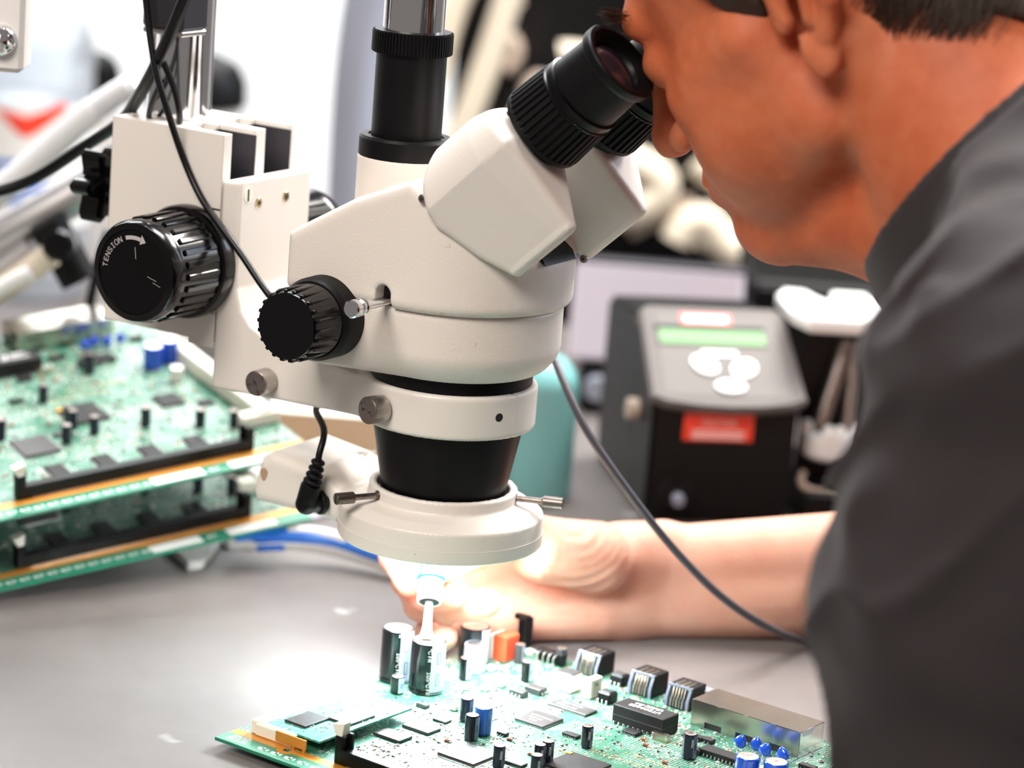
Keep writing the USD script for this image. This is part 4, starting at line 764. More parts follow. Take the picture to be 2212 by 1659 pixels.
def sdf_hand(p):
    d = sd_cap(p, WRR + [0, 0, 11], WRR + [0, 0, -11], 20.5)
    pal = None
    for k, r0, r1 in (('index', 17, 13), ('middle', 17, 13.5), ('ring', 17, 13), ('pinky', 18, 12.5)):
        m = FING[k][0]; s = WRR + [0, 0, {'index': 12, 'middle': 5, 'ring': -4, 'pinky': -11}[k]]; c = sd_cap(p, s, m, r0, r1); pal = c if pal is None else smin(pal, c, 6)
    pal = smin(pal, sd_cap(p, PX(1285, 1205, 88), PX(1165, 1190, 66), 20, 17), 10)              # ball of the thumb
    pal = smin(pal, sd_cap(p, PX(1290, 1325, 101), PX(1090, 1335, 86), 14, 12), 10)              # heel of the hand
    d = smin(d, pal, 12)
    # skin folds over the ball of the thumb
    a = p - PX(1235, 1110, 70); rr = np.linalg.norm(a, axis=1); near = np.clip(1 - np.abs(np.linalg.norm(p - PX(1215, 1215, 72), axis=1)) / 46, 0, 1)
    d = d + .75 * near * np.sin(rr * 1.05 + 1.5 * np.sin(rr * .21))
    for k, rs in (('index', (10, 9, 8.2, 7.4)), ('middle', (10.2, 9.2, 8.4, 8)), ('ring', (9.8, 8.8, 8.2, 7.8)), ('pinky', (9, 8, 7.2, 6.8))):
        j = FING[k]; f = None
        for i in range(3): c = sd_cap(p, j[i], j[i + 1], rs[i], rs[i + 1]); f = c if f is None else smin(f, c, 2.5)
        d = smin(d, f, 3.0)
    f = smin(sd_cap(p, THUMB[0], THUMB[1], 15, 11.5), smin(sd_cap(p, THUMB[1], THUMB[2], 11.5, 9.8), sd_cap(p, THUMB[2], THUMB[3], 9.8, 8.4), 2.5), 4)
    return smin(d, f, 5)
def sdf_rarm(p):
    d = smin(sd_cap(p, ELR + [0, 0, 8], WRR + [0, 0, 10], 34, 20), sd_cap(p, ELR + [0, 0, -6], WRR + [0, 0, -11], 34, 20.5), 10)
    mid = ELR * .62 + WRR * .38; d = smin(d, sd_cap(p, ELR * .8 + WRR * .2 + [0, 0, 10], mid + [0, 0, 12], 30, 26), 14)
    t = WRR + (ELR - WRR) * .03; tv = (ELR - WRR) / np.linalg.norm(ELR - WRR)
    d = smin(d, sd_cap(p, WRR + tv * 12 + loc(SO + [0, -11., 0]) + [0, 0, -3], WRR + tv * 95 + loc(SO + [0, -20., 0]) + [0, 0, -4], 5, 8), 9)       # tendons
    d = smin(d, sd_cap(p, WRR + tv * 16 + [0, 0, 22], WRR + tv * 20 + [0, 0, 23], 11), 9)
    return smin(d, sd_cap(p, SHR, ELR, 50, 40), 14)
def left_hand_joints():
    d = np.array([-.92, .30, -.12]); d /= np.linalg.norm(d); n = np.array([0, 0, -1.]); t = np.cross(n, d); J = []
    for mx, my, L, fl in ((90, 24, (43, 26, 20), .25), (93, 3, (46, 28, 21), .3), (87, -17, (42, 26, 20), .35), (78, -35, (33, 20, 18), .4)):
        q = WRL + d * mx + t * my; c = [q]; a = fl
        for l in L: q = q + l * (d * math.cos(a) + n * math.sin(a)); c.append(q); a += fl
        J.append(c)
    th = [WRL + d * 22 + t * 26, WRL + d * 56 + t * 48 + n * 8, WRL + d * 86 + t * 52 + n * 14, WRL + d * 110 + t * 46 + n * 18]; return J, th
def sdf_larm(p):
    d = smin(sd_cap(p, SHL, ELL, 52, 42), sd_cap(p, ELL, WRL, 40, 25), 12); J, th = left_hand_joints()
    for c, r in zip(J, (9.6, 10, 9.4, 8.4)):
        d = smin(d, sd_cap(p, WRL, c[0], 17, 12), 8)
        for i in range(3): d = smin(d, sd_cap(p, c[i], c[i + 1], r - .6 * i, r - .6 * i - .6), 2.5)
    for i in range(3): d = smin(d, sd_cap(p, th[i], th[i + 1], 13 - 1.8 * i, 11.2 - 1.6 * i), 3)
    return d
def torso(p, g):
    d = sd_cap(p, np.array([338., 0, 284]), np.array([392., 0, 200]), 92 + g, 112 + g)
    for s in (-1, 1):
        d = smin(d, sd_cap(p, (410, s * 58, 170), (452, s * 52, -60), 104 + g, 92 + g), 40)
        d = smin(d, sd_cap(p, (318, s * 28, 318), (374, s * 178, 268), 40 + g, 52 + g), 26)
        d = smin(d, sd_cap(p, (455, s * 50, -60), (482, s * 62, -170), 98 + g, 108 + g), 40)
    return d
def sdf_neck(p):
    d = sd_cap(p, hq(-24, 0, -18), NB, 56, 62)
    y = p.copy(); y[:, 1] = np.abs(y[:, 1])
    d = smin(d, sd_cap(y, hq(-14, 60, -26) * [1, -1, 1], (262, 14, 262), 13, 11), 12)
    d = smin(d, sd_cap(p, hq(38, 0, -70), (252, 0, 268), 24, 26), 24)
    return smin(d, sd_cap(p, on_y(1698, 508, 4), on_y(1885, 468, 6), 14, 27), 18)
def bounded(f, c, R):
    c = np.asarray(c, float)
    def g(p):
        b = np.linalg.norm(p - c, axis=1) - R; out = np.where(b > 30, b, 0.); i = b <= 30
        if i.any(): out[i] = f(p[i])
        return out
    return g
G_HEAD = bounded(sdf_head, hq(5, 0, 20), 150); G_HAND = bounded(sdf_hand, PX(1090, 1240, 75), 115); G_RARM = bounded(sdf_rarm, (SHR + WRR) / 2, 300)
G_LARM = bounded(sdf_larm, (SHL + WRL) / 2 + [0, 0, -20], 330); G_NECK = bounded(sdf_neck, (hq(-10, 0, -40) + NB) / 2, 150); G_TORSO = bounded(lambda p: torso(p, -14.), (410, 0, 60), 400)
def sdf_body(p):
    d = smin(G_HEAD(p), G_NECK(p), 9); d = smin(d, G_TORSO(p), 22); d = smin(d, G_LARM(p), 12)
    return smin(d, smin(G_RARM(p), G_HAND(p), 8), 10)
man = scope_thing('person', 'person in a dark charcoal shirt bending to the eyepieces, tool in the right hand', 'person')
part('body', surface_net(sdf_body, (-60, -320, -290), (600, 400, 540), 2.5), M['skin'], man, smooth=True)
# hair: a cap over the skull with ragged lower edge and loose strands
HP = [(98, 92), (78, 66), (52, 50), (38, 22), (24, -8), (12, 2), (10, 26), (-6, 44), (-26, 44), (-40, 36), (-43, 4), (-56, -26), (-84, -54), (-128, -60), (-140, 150), (60, 160)]
def sdf_hair(p):
    r = p - H0; q = np.stack([r @ Hf, np.abs(r @ Hl), r @ Hu], 1)
    k = sd_ell(q, (1, 0, 48), (107, 84, 87)); nk = sd_cap(q, (-30, 0, -20), (-46, 0, -70), 61, 58)
    n = meshkit.noise(np.stack([q[:, 0] / 5 + q[:, 2] / 9, q[:, 1] / 4, q[:, 2] / 16], 1), 11)
    return smax(smin(k, nk, 14) - 2.5 * (n - .5), sd_poly(q[:, 0] + 6 * (n - .5), q[:, 2] + 5 * (n - .5), HP), 7)
hair = part('hair', surface_net(sdf_hair, (20, -100, 280), (330, 100, 545), 2.6), M['hair'], man, smooth=True)
def strands(name, roots, mat_, w, parent):
    c = UsdGeom.BasisCurves.Define(stage, numbered(str(parent.GetPath()), name)); pts, cnt, wd = [], [], []
    for s in roots: pts += [Gf.Vec3f(*[float(a) / 1000 for a in q]) for q in s]; cnt.append(len(s)); wd += [w * (1 - .8 * i / (len(s) - 1)) / 1000 for i in range(len(s))]
    c.CreateTypeAttr('cubic'); c.CreateBasisAttr('bspline'); c.CreateWrapAttr('pinned'); c.CreatePointsAttr(pts); c.CreateCurveVertexCountsAttr(cnt); c.CreateWidthsAttr(wd); c.SetWidthsInterpolation('vertex')
    UsdShade.MaterialBindingAPI.Apply(c.GetPrim()).Bind(mat_); return tag(c, None, None, None, 'stuff')
N = 1600; f0 = -40 - 66 * RNG.random(N); u0 = -2 - 34 * RNG.random(N) + 16 * (f0 > -58); clump = np.floor((f0 + 200) / 8) % 3; L = 20 + 14 * RNG.random(N) + 9 * (clump == 1); sg = np.where(RNG.random(N) < .75, 1, -1.)
tt = np.linspace(0, 1, 6)[None]; ff_ = (f0[:, None] + 4 * tt + (7 + 7 * clump[:, None]) * tt ** 2); uu_ = u0[:, None] + 12 - L[:, None] * tt + 5 * tt ** 2 * (clump[:, None] == 1)
lo, hi = np.zeros(ff_.size), np.full(ff_.size, 120.)
for _ in range(22):                                        # lay every strand on the outside of the hair and neck
    md = (lo + hi) / 2; q = np.stack([ff_.ravel(), md, uu_.ravel()], 1); k = smin(sd_ell(q, (1, 0, 48), (107, 84, 87)), sd_cap(q, (-30, 0, -20), (-46, 0, -70), 60, 57), 14); lo, hi = np.where(k < 0, md, lo), np.where(k < 0, hi, md)
ll_ = md.reshape(N, 6) + .6 + 1.6 * RNG.random(N)[:, None]; roots = [[hq(ff_[a, b], sg[a] * ll_[a, b], uu_[a, b]) for b in range(6)] for a in range(N) if ll_[a].min() > 12]
strands('hair_strands', roots, M['hair'], .75, hair)
roots = []
for side in (-1, 1):
    for _ in range(170):
        a = RNG.random(); base = np.array([106 - 18 * a * a, side * (10 + 40 * a), 34 + 5 * math.sin(a * 3)]) + RNG.normal(0, 1.6, 3)
        roots.append([hq(*(base + np.array([2.5 * t, side * (8 * t), 3 * t]))) for t in (0, .33, .66, 1)])
strands('eyebrow', roots, M['hair'], .5, man)
# shirt: collar plane across the neck, folds, sleeves to above the elbows
CN = np.array([-.80, 0, .60]); CN /= np.linalg.norm(CN); CP = np.array([278., -50, 316])
def folds(p): return 3.2 * (meshkit.noise(np.stack([p[:, 0] / 46 + p[:, 2] / 30, p[:, 1] / 60, p[:, 2] / 85 - p[:, 0] / 60], 1), 21) - .5) + 1.6 * (meshkit.noise(p / 21., 8) - .5)
def sdf_shirt(p):
    fo = folds(p); d = torso(p, 2.)
    tl = np.clip((SHL[2] - p[:, 2]) / 200, 0, 1)
    d = smin(d, sd_cap(p, SHL + [0, 2, 0], ELL + (SHL - ELL) * .12, 64, 62) - 14 * np.exp(-((p[:, 2] - 190) / 58) ** 2), 26); d = smin(d, sd_cap(p, SHR, ELR + (SHR - ELR) * .30, 62, 56), 26)
    for a, b, r in (((345, -232, 300), (432, -246, 200), 5), ((338, -250, 215), (412, -262, 120), 6), ((346, -246, 170), (376, -270, 60), 5), ((362, -228, 250), (370, -256, 130), 6), ((300, -70, 322), (345, -190, 300), 7)): d = smin(d, sd_cap(p, a, b, r), 16)
    ax = p @ np.array([.55, .10, .83]); ay = p @ np.array([.83, 0, -.55]); rg = meshkit.noise(np.stack([ax / 85 + .35 * np.sin(ay / 40), ay / 30, p[:, 1] / 70], 1), 33)
    d = d - 2.6 * fo - 6.5 * (1 - np.abs(2 * rg - 1)) ** 3 + 2.
    neck = (p - CP) @ CN; d = smax(d, neck, 4.)
    cut = (p - (ELR + (SHR - ELR) * .22)) @ ((ELR - SHR) / np.linalg.norm(ELR - SHR)); arm = sd_cap(p, SHR, ELR, 90); d = np.where(arm < 0, smax(d, cut, 3), d)
    hem = -(p[:, 2] + 190); d = smax(d, hem, 4)
    nk = sd_cap(p, hq(-24, 0, -18), NB + (NB - hq(-24, 0, -18)) * .5, 62, 80); band = np.maximum(np.abs(nk - 3) - 4.2, np.abs(neck + 9) - 15)
    return smin(d, band, 3.)
shirt = part('shirt', surface_net(sdf_shirt, (130, -340, -210), (620, 340, 460), 3.6), M['shirt'], man, smooth=True)
def sdf_trousers(p):
    y = p.copy(); y[:, 1] = np.abs(y[:, 1]); d = sd_cap(y, (470, 40, -165), (490, 70, -185), 116, 112)
    d = smin(d, sd_cap(y, (470, 92, -190), (118, 118, -150), 88, 66), 30); d = smin(d, sd_cap(y, (112, 120, -158), (140, 122, -660), 62, 48), 20)
    return smax(d, (p[:, 2] + 120) - 0 * p[:, 0], 6) - 2.5 * (meshkit.noise(p / 50., 4) - .5)
part('trousers', surface_net(sdf_trousers, (20, -230, -720), (640, 230, -60), 9.), M['trousers'], man, smooth=True)
def sdf_shoe(p):
    y = p.copy(); y[:, 1] = np.abs(y[:, 1]); d = smin(sd_cap(y, (150, 122, -700), (20, 128, -716), 42, 36), sd_cap(y, (140, 122, -660), (142, 122, -700), 46), 12); return smax(d, -(p[:, 2] + 750), 3)
part('shoe', surface_net(lambda p: np.where(p[:, 1] < 0, sdf_shoe(p), 50.), (-40, -190, -755), (220, -60, -600), 6.), M['black_rubber'], man, smooth=True); part('shoe', surface_net(lambda p: np.where(p[:, 1] > 0, sdf_shoe(p), 50.), (-40, 60, -755), (220, 190, -600), 6.), M['black_rubber'], man, smooth=True)
stool = scope_thing('stool', 'black round work stool under the seated person', 'stool')
part('seat', lathe([(150, -352), (178, -348), (180, -312), (160, -300)], 48, (485, 0, 0)), M['stool'], stool)
part('column', lathe([(28, -730), (28, -520), (20, -515), (20, -350)], 32, (485, 0, 0)), M['chrome'], stool)
for k in range(5): a = k * 2 * PI / 5; part('foot', cat(mv(rbox(260, 40, 24, 4, (130, 0, 0)), (485, 0, -724), rz=math.degrees(a)), trimesh.creation.icosphere(2, 17).apply_translation([485 + 245 * math.cos(a), 245 * math.sin(a), -733])), M['stool'], stool)

# ================================================================== TOOL IN THE HAND
cb = bp(919, 1492); ca = math.radians(BA); tipw = BO + np.array([cb[0] * math.cos(ca) - cb[1] * math.sin(ca), cb[0] * math.sin(ca) + cb[1] * math.cos(ca), 0]); tipw = np.array([tipw[0] - 1.5, tipw[1] - 1.0, T + BZ + 27.9])
TD = np.array([-.01, .66, .75]); TD /= np.linalg.norm(TD)
tool = thing('swab_tool', 'white rod tool with a teal collar held in the fingers over the capacitor', 'hand tool', (tipw[0], tipw[1], tipw[2]))
tl = lambda prof, n=32: lathe(prof, n, (0, 0, 0), TD)
part('rod', tl([(3.4, -.2), (3.9, .5), (3.3, 2.2), (2.5, 5), (2.1, 12), (1.9, 24)]), M['tool_white'], tool)
part('ferrule', tl([(5.0, 21.2), (5.4, 20.2), (6.1, 20.2), (6.3, 21), (6.3, 33), (5.6, 34)]), M['tool_white'], tool)
part('bore', tl([(5.2, 20.6), (5.2, 20.9), (2, 21)]), M['black_hole'], tool, label='dark bore round the rod')
part('collar', tl([(6.3, 32), (7.6, 33), (7.0, 36), (6.1, 40), (6.5, 45), (7.2, 48), (6.4, 49)]), M['tool_teal'], tool, label='teal flared collar')
part('handle', tl([(6.2, 48), (6.0, 66), (5.2, 68)]), M['tool_white'], tool)

# ================================================================== BEHIND THE MICROSCOPE
def span(x0, x1, y, Y): a, b = at_y(x0, y, Y), at_y(x1, y, Y); return a, b
# soldering station
sp = at_z(1545, 1128, T); ss = thing('soldering_station', 'dark soldering station with grey sloping panel, green display and red label', 'soldering station', sp, 11)
RS = np.stack([np.array([0, 1., 0]), np.array([0, 0, 1.]), np.array([1., 0, 0])], 1)
part('body', prism([(0, 3), (-1, 74), (4, 80), (60, 117), (72, 119), (150, 112), (152, 3)], -47, 47, R=RS, ch=3.), M['station_black'], ss)
pa = np.array([0, -5., 77.5]); pb = np.array([0, 62., 121.5]); pd = (pb - pa) / np.linalg.norm(pb - pa); pn = np.array([0, -pd[2], pd[1]]); PLN = np.linalg.norm(pb - pa)
RP = np.stack([np.array([1., 0, 0]), pd, pn], 1)
out = Polygon([(-48, 3), (-40, -1.5), (-20, -4.5), (0, -5.5), (20, -4.5), (40, -1.5), (49, 3), (46, PLN - 5), (41, PLN), (-41, PLN), (-46, PLN - 5)]).buffer(1.5)
pan = part('panel', prism(out, -3, 4.5, pa, R=RP, ch=1.4), M['station_grey'], ss)
def onp(name, poly, z, h, m, label=None): return part(name, prism(poly, z, z + h, pa, R=RP, ch=min(.4, h / 3)), M[m], pan, label=label)
onp('panel_inset', Polygon([(-40, 4), (40, 4), (37, PLN - 7), (-37, PLN - 7)]).buffer(1), 4.45, .25, 'panel_inset', 'paler inset of the panel')
onp('display_bezel', sbox(-40, 46, 32, 64), 4.6, .5, 'station_grey'); onp('display', sbox(-38, 47, 31, 59.5), 4.9, .7, 'lcd', 'green display')
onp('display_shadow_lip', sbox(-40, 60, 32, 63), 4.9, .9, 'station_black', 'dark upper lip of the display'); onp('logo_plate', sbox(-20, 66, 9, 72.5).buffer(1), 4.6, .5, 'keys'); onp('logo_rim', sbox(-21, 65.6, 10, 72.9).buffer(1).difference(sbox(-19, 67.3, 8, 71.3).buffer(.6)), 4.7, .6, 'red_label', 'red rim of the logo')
for cx, cy, a, b, t in ((-12, 29, 9.5, 7.2, -42), (13, 26.5, 9.5, 7.2, 42), (2, 11, 10, 5.6, 0)): onp('key', affinity.translate(affinity.rotate(affinity.scale(Point(0, 0).buffer(1), a, b), t), cx, cy), 4.6, 1.6, 'keys')
onp('key_legend', sbox(-12, 38.5, 10, 41.5).buffer(.6), 4.6, .2, 'keys')
part('red_label', rbox(45, .8, 17.5, .2, (-4, -1.2, 62)), M['red_label'], ss, label='red label on the front')
part('label_print', cat(mv(text('CAUTION', 3.4, .05, center=True), (-4, -1.65, 65), R=RXZ), *[rbox(34, .1, .9, .02, (-4, -1.65, z)) for z in (59.5, 57.3, 55.1)]), M['print_white'], ss)
part('socket', cat(lathe([(12, 0), (12, 3), (9, 4), (9, 9), (6.5, 9.5)], 32, (-28, 1, 18), (0, -1, 0))), M['black_satin'], ss, label='black round cable socket'); part('socket_pin', cyl((-28, -7, 18), (-28, -13, 16), 4, 20), M['grey_paint'], ss)
[part('foot', rbox(16, 16, 4, 1, (x, y, 2)), M['black_rubber'], ss) for x in (-36, 36) for y in (14, 138)]
part('vent', cat(*[rbox(.8, 40, 2.4, .2, (-47.2, 70, 40 + k * 7)) for k in range(7)]), M['black_hole'], ss)
part('side_knob', lathe([(7, 0), (7, 6), (6, 7)], 24, (-47, 40, 62), (-1, 0, 0)), M['cable_tan'], ss)
# iron holder
ip = at_z(1794, 1122, T + 0); ih = thing('iron_holder', 'black soldering iron holder with a white notched clamp and white cup', 'iron holder', ip, 8)
part('base', rbox(52, 120, 20, 3, (4, 50, 10)), M['station_black'], ih); part('column', hull([(-20, 30, 18), (24, 30, 18), (-14, 52, 18), (18, 52, 18), (-22, 26, 122), (28, 26, 122), (-14, 48, 122), (20, 48, 122)]), M['station_black'], ih)
part('wire_loop', tube(spline([(-20, 2, 30), (-22, -2, 24), (-16, -4, 20), (0, -4, 19), (20, -4, 19), (26, 0, 22)], 40), 2.4, 12), M['cable_tan'], ih, label='pale wire loop')
cup = [(13, 30), (17, 33), (18.5, 40), (17.5, 46), (14, 47)]
cpart = part('cup', cat(lathe(cup, 40, (-4, 12, 8)), *[mv(lathe([(4.6, 0), (4.2, 6), (2, 9)], 16), (-4 + 14.5 * math.cos(a), 12 + 14.5 * math.sin(a), 53)) for a in (0, PI, -PI / 2 - .25, -PI / 2 + .25)]), M['keys'], ih, label='white crown shaped cup')
part('tip_tube', cat(cyl((-10, 14, 56), (6, 26, 112), 6, 24), cyl((8, 12, 56), (12, 26, 112), 5, 20)), M['steel_dark'], ih)
ring = Polygon([(-26, -24), (34, -26), (40, -8), (30, 8), (28, 30), (8, 31), (3, 14), (-2, 10), (-7, 16), (-12, 30), (-24, 32), (-31, 22), (-32, -10)]).buffer(2)
part('clamp', prism(affinity.scale(ring, 1, 1.55, origin=(0, -24)), 122, 131, (0, 24, 0), ch=1.5), M['keys'], ih, label='white notched clamp plate')
# turquoise bottle
tp = at_z(1128, 1068, T); tpb = thing('bottle', 'turquoise plastic bottle standing behind the black objective cone', 'bottle', tp)
part('body', lathe([(27, 0), (30, 1.5), (30.5, 5), (30.5, 74), (28.5, 82), (22, 90), (12, 95), (11, 97)], 56), M['teal'], tpb); part('cap', lathe([(12.5, 95), (13, 96), (13, 114), (11.5, 116)], 40), M['keys'], tpb)
# grey case on a black power unit, black box
def box_thing(name, label, cat_, x0, x1, yt, yb, Y, depth, m, rz=0, to_table=False, r=3.):
    a, b = at_y(x0, yb, Y), at_y(x1, yb, Y); zt = at_y((x0 + x1) / 2, yt, Y)[2]; zb = T if to_table else at_y((x0 + x1) / 2, yb, Y)[2]
    t = thing(name, label, cat_, ((a[0] + b[0]) / 2, Y, zb), rz); w = b[0] - a[0]
    part('shell', rbox(w, depth, zt - zb, r, (0, depth / 2, (zt - zb) / 2)), M[m], t); return t, w, zt - zb
pu, w, h = box_thing('power_unit', 'low black power unit under the pale grey case', 'power unit', 1238, 1600, 790, 1000, 620, 150, 'station_black', to_table=True)
part('power_knob', lathe([(9, 0), (9, 8), (8, 9)], 24, (-w / 2 + 12, 0, h * .5), (0, -1, 0)), M['grey_paint'], pu); part('outlet', rbox(16, 2, 12, 1, (-w / 2 + 34, -1, h * .45)), M['cable_tan'], pu)
zz = at_y(1400, 790, 620)[2]
gc, w, h = box_thing('equipment_case', 'pale grey lilac case behind the soldering station', 'case', 1225, 1592, 572, 790, 620, 14, 'case_face'); part('lid', rbox(w + 1, 15, 4, 1.2, (0, 7.5, h - .6)), M['slide_grey'], gc, label='dark top edge')
bb, w, h = box_thing('equipment_box', 'black instrument box right of the pale grey case', 'box', 1597, 1890, 612, 900, 660, 160, 'station_black', to_table=True); part('face_plate', rbox(w - 8, 2, h - 10, .8, (0, -.6, h / 2)), M['black_satin'], bb)
# black rack with pale hoses in the far background
RY = 1110.; ra, rb = at_y(968, 300, RY), at_y(2300, 300, RY)
rk = thing('equipment_rack', 'tall black equipment rack behind the person and the eyepieces', 'rack', ((ra[0] + rb[0]) / 2, RY, 0)); rw = rb[0] - ra[0]
part('cabinet', rbox(rw, 300, 1700, 6, (0, 150, 850)), M['black_satin'], rk)
for k in range(7): part('shelf_panel', rbox(rw - 30, 6, 90, 2, (0, -2, 760 + k * 100)), M['black_plastic'], rk)
def hose(label, pts, r, m, Y=None, nm='hose', c='hose'):
    Y = RY - r - 6 if Y is None else Y; t = part(nm, tube(spline([at_y(x, y, Y) for x, y in pts], 50), r, 16), M[m]); return tag(t, label, c, None)
hose('broad cream hose slanting beside the black photo tube', [(1120, -60), (1090, 20), (1062, 110), (1030, 200), (995, 290), (960, 380)], 12, 'cable_cream')
hose('cream hose in the top gap right of the chrome tube', [(1020, -60), (985, 10), (962, 80), (940, 170)], 11, 'cable_cream')
hose('thin orange hose beside the broad cream hose', [(1105, -40), (1080, 30), (1055, 85)], 4, 'cable_orange')
hose('narrow tan hose running up from the eyepiece housing', [(1160, 180), (1130, 230), (1100, 280), (1060, 340)], 7, 'cable_cream')
hose('brown hose looped above the eyepiece housing', [(1095, 80), (1110, 95), (1112, 120), (1095, 150)], 7, 'cable_tan')
hose('dull brown hose stub at the top edge', [(1100, -10), (1112, 12), (1118, 20)], 8, 'cable_tan')
hose('pale hose end showing left of the near eyepiece', [(1212, 118), (1240, 118), (1290, 128), (1360, 150)], 11, 'cable_cream')
hose('tan hose behind the near eyepiece grip', [(1135, 200), (1170, 170), (1200, 200), (1210, 260)], 6, 'cable_tan')
hose('pale hose bend right of the far eyepiece housing', [(1320, 330), (1400, 365), (1430, 400), (1400, 440), (1330, 455)], 15, 'cable_cream')
hose('dim brown hose under the pale hose bend', [(1360, 500), (1430, 465), (1500, 430)], 7, 'cable_tan')
hose('small pale hose beside the mouth of the person', [(1505, 350), (1530, 372), (1572, 400)], 12, 'cable_cream')
hose('thick cream hose with a hooked end below the chin', [(1462, 520), (1500, 478), (1530, 478), (1560, 520), (1610, 552), (1680, 592), (1760, 640)], 15, 'cable_cream')
hose('short cream hose lying over the grey case', [(1500, 525), (1545, 500), (1600, 520)], 11, 'cable_cream')
# left background
col = thing('exhaust_pipe', 'grey steel exhaust pipe curving up behind the photo tube', 'pipe', (0, 0, 0)); cp = [at_y(x, y, 760) for x, y in ((860, -220), (815, -90), (788, 30), (772, 160), (762, 300), (756, 440), (752, 600), (750, 760))]; cp.append(np.array([cp[-1][0], 760, T + 4]))
part('pipe', tube(spline(cp, 60), 17, 24), M['grey_paint'], col); part('foot', lathe([(55, T), (55, T + 8), (22, T + 16)], 40, (cp[-1][0], 760, 0)), M['grey_paint'], col)
tag(hose('cream hose hanging beside the grey exhaust pipe', [(860, -80), (835, 60), (822, 200), (815, 340), (812, 480), (812, 640)], 9, 'hose', 812), None, None)
ja = at_y(55, 300, 880); jug = thing('jug', 'large clear plastic jug with a red and blue printed label', 'jug', (ja[0], 880, T))
jz = lambda y: at_y(55, y, 880)[2] - T
part('shell', lathe([(48, 0), (52, 3), (52, jz(95)), (47, jz(40)), (34, jz(-10)), (20, jz(-40)), (19, jz(-90))], 56), M['clear'], jug)
part('label_wrap', lathe([(52.3, jz(470)), (52.6, jz(468)), (52.6, jz(212)), (52.3, jz(210))], 56), M['print_white'], jug, label='white wrap label')
def onjug(poly, m, nm, a=-80): g = prism(poly, 0, .2); g = tm(m3.Manifold(m3.Mesh(np.array(g.vertices, np.float32), np.array(g.faces, np.uint32))).refine_to_length(6)); return part(nm, mv(wrap(g, 52.7), rz=a), M[m], jug)
zc = jz(235); onjug([(-26, zc + 8), (0, zc + 2), (30, zc + 14), (34, zc + 8), (6, zc - 12), (-2, zc - 14), (-8, zc - 10)], 'red_label', 'red_mark')
for k in range(4): onjug(sbox(-34 + 3 * k, jz(330 + 26 * k) - 2.6, 26 - 5 * k, jz(330 + 26 * k) + 2.6), 'tool_blue', 'blue_print')
for x, yb, yt, r, lab in ((205, 196, 112, 21, 'small bottle with a round black cap left of the post'), (420, 218, 112, 42, 'wide pale canister with a domed black lid behind the post')):
    q = at_y(x, yb, 960); zl = q[2] - T; zh = at_y(x, yt, 960)[2] - T; t = thing('canister', lab, 'canister', (q[0], 960, T))
    part('body', lathe([(r * .86, 0), (r * .92, 2), (r * .92, zl)], 40), M['white_case'], t); part('lid', lathe([(r, zl - 2), (r * 1.02, zl), (r * 1.0, zl + (zh - zl) * .45), (r * .82, zl + (zh - zl) * .8), (r * .4, zh)], 40), M['black_satin'], t)
arm = thing('articulated_arm', 'jointed lamp arm of grey and white tubes at the left edge', 'lamp arm', (0, 0, 0)); YA = 330
def atube(nm, pts, r, m, lab=None, Y=YA): return part(nm, tube(spline([at_y(x, y, Y) for x, y in pts], 40), r, 20), M[m], arm, label=lab)
atube('white_tube', [(-160, 520), (-40, 440), (40, 378), (120, 308), (205, 236)], 8.4, 'hose'); atube('gooseneck', [(200, 240), (245, 208), (292, 180)], 6.6, 'hose', 'ribbed gooseneck')
gn = spline([at_y(x, y, YA) for x, y in ((212, 231), (245, 208), (283, 185))], 22)
for k in range(0, 21): part('gooseneck_ring', tube(gn[k] + np.linspace(-.5, .5, 3)[:, None] * (gn[min(k + 1, 21)] - gn[k]), np.array([7.2, 7.9, 7.2]), 20), M['hose'], arm)
atube('grey_tube', [(-200, 630), (-60, 548), (60, 480), (140, 436), (250, 372)], 12.5, 'alu', None, 350); atube('lower_tube', [(-180, 690), (-40, 615), (75, 538)], 11, 'alu', None, 340); atube('tan_tube', [(-60, 668), (30, 606), (112, 548)], 8, 'cable_cream', 'pale end tube', 325); atube('bright_rod', [(-20, 640), (20, 612), (66, 590)], 5, 'keys', None, 310)
atube('joint', [(100, 480), (135, 540), (172, 606)], 12, 'black_rubber', 'black joint clamp', 338); part('joint_knob', lathe([(10, 0), (10, 12), (8, 14)], 24, at_y(132, 530, 322), (0, -1, .2)), M['black_knob'], arm)
atube('thin_rod', [(236, 500), (214, 570), (196, 648), (188, 700)], 3.2, 'cable', 'thin black rod', 350)
q = at_y(-175, 640, 345); part('stand', cat(cyl((q[0], 410, T + 6), (q[0], 410, q[2] + 40), 16, 28), lathe([(55, T), (55, T + 10), (24, T + 20)], 40, (q[0], 410, 0)), tube(np.array([(q[0], 410, q[2] + 30), at_y(-160, 520, YA)]), 8, 16)), M['steel_dark'], arm)
# white control box with a chrome dome, just inside the left edge
q = at_y(48, 160, 60); cbx = thing('control_box', 'white control box with a chrome domed button at the top left', 'box', (q[0] - 34, 60, T)); zb = q[2] - T
part('shell', rbox(68, 26, 120, 2.5, (0, 13, zb + 60)), M['white_case'], cbx); dq = at_y(2, 86, 60); part('dome', lathe([(8.4, 0), (8.2, 2), (6.8, 5), (4, 7.4), (.1, 8.4)], 40, (dq[0] - q[0] + 34, 0, dq[2] - T), (.1, -1, 0)), M['chrome'], cbx, label='chrome domed button')
part('pole', cat(cyl((-110, 12, 4), (-110, 12, zb + 60), 9, 24), cyl((-110, 12, zb + 50), (-30, 12, zb + 50), 7, 20), lathe([(36, 0), (36, 8), (14, 14)], 36, (-110, 12, 0))), M['steel_dark'], cbx)
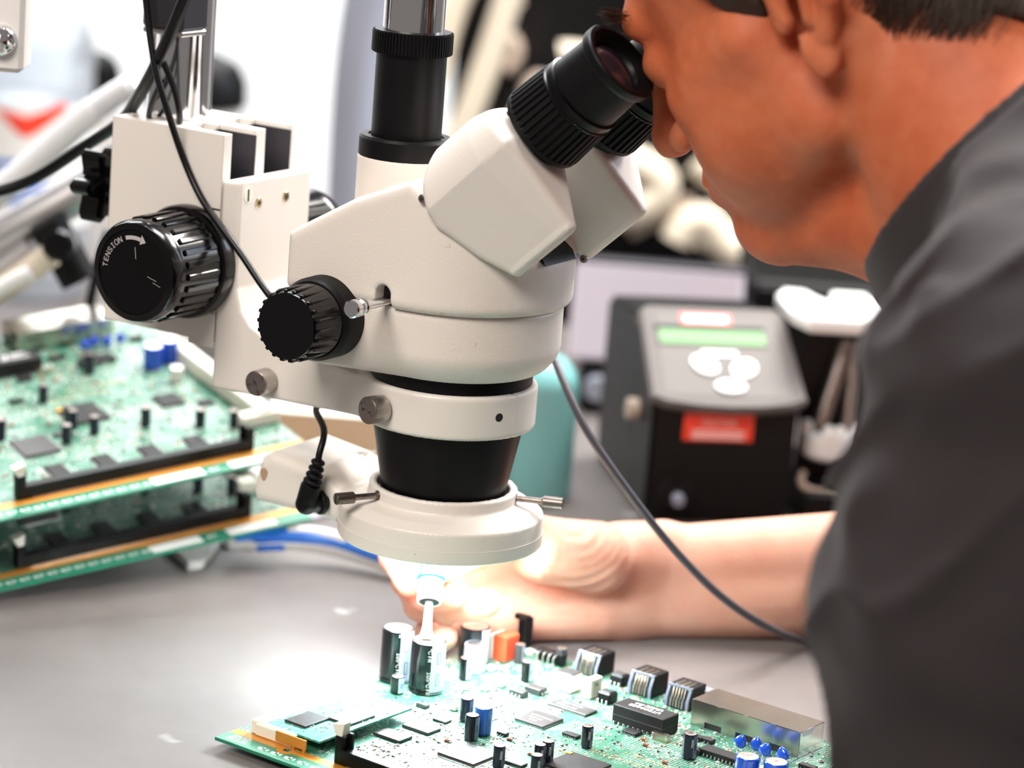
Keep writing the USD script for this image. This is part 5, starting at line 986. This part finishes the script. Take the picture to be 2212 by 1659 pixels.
# cardboard block, metal tray
cbk, w, h = box_thing('cardboard_box', 'small tan cardboard box with a pale top behind the ring light', 'box', 578, 960, 903, 1000, 420, 32, 'card', to_table=True, r=1.); part('top_sheet', rbox(w + 1, 33, 1.2, .3, (0, 16, h + .3)), M['cream'], cbk, label='pale top sheet')
mt, w, h = box_thing('metal_tray', 'dull grey metal tray behind the focus block', 'tray', 330, 560, 735, 860, 470, 90, 'alu', to_table=True, r=2.); part('tray_rim', rbox(w + 4, 94, 3, 1, (0, 45, h)), M['steel_dark'], mt)
# white and blue brush handle on the bench
hp = [at_z(x, y, T + z) for x, y, z in ((492, 1176, 9), (560, 1166, 12), (640, 1164, 15), (720, 1176, 13), (800, 1203, 9), (870, 1228, 7))]
bh = thing('brush', 'white and blue curved brush handle lying on the bench by the hand', 'brush', (0, 0, 0)); sc_ = spline(hp, 50)
part('handle', tube(sc_, np.r_[np.linspace(3, 6.6, 8), np.full(22, 6.6), np.linspace(6.6, 4.5, 20)], 20), M['tool_white'], bh)
part('grip', tube(sc_[2:] + np.array([0, -2.2, 2.6]), np.r_[np.linspace(1.5, 5.4, 8), np.full(12, 5.4), np.linspace(5.4, 3.4, 28)], 16), M['tool_blue'], bh, label='blue rubber grip'); part('thumb_pad', tube(sc_[16:34] + np.array([0, -2.6, 5.4]), np.r_[1., np.full(16, 3.8), 1.], 12), M['tool_white'], bh)
part('lower_inlay', tube(sc_[8:18] + np.array([0, -3.4, -3.2]), np.r_[.6, np.full(8, 3.2), .6], 12), M['tool_blue'], bh)
# white spudger and a white plug
def flat(name, label, cat_, pix, z, h, m):
    P2 = [at_z(x, y, T + z) for x, y in pix]; c = np.mean(P2, 0); t = thing(name, label, cat_, (c[0], c[1], T))
    part('blade', prism(Polygon([(a[0] - c[0], a[1] - c[1]) for a in P2]).buffer(2), z - h, z, ch=.8), M[m], t); return t, c
t, c = flat('scraper', 'white plastic scraper with a pointed blade sticking out of the board stack', 'scraper', [(352, 1160), (430, 1120), (600, 1070), (640, 1100), (480, 1150), (432, 1210), (410, 1212)], 5, 5, 'tool_white')
t, c = flat('flat_cable', 'grey flat cable with a white plug beside the board stack', 'cable', [(450, 1150), (640, 1085), (900, 1010), (930, 1025), (660, 1120), (490, 1172)], 3, 3, 'grey_case')
pq = at_z(565, 1125, T + 8); part('plug', mv(rbox(26, 12, 8, 1.5), (pq[0] - c[0], pq[1] - c[1], 7), rz=28), M['keys'], t)
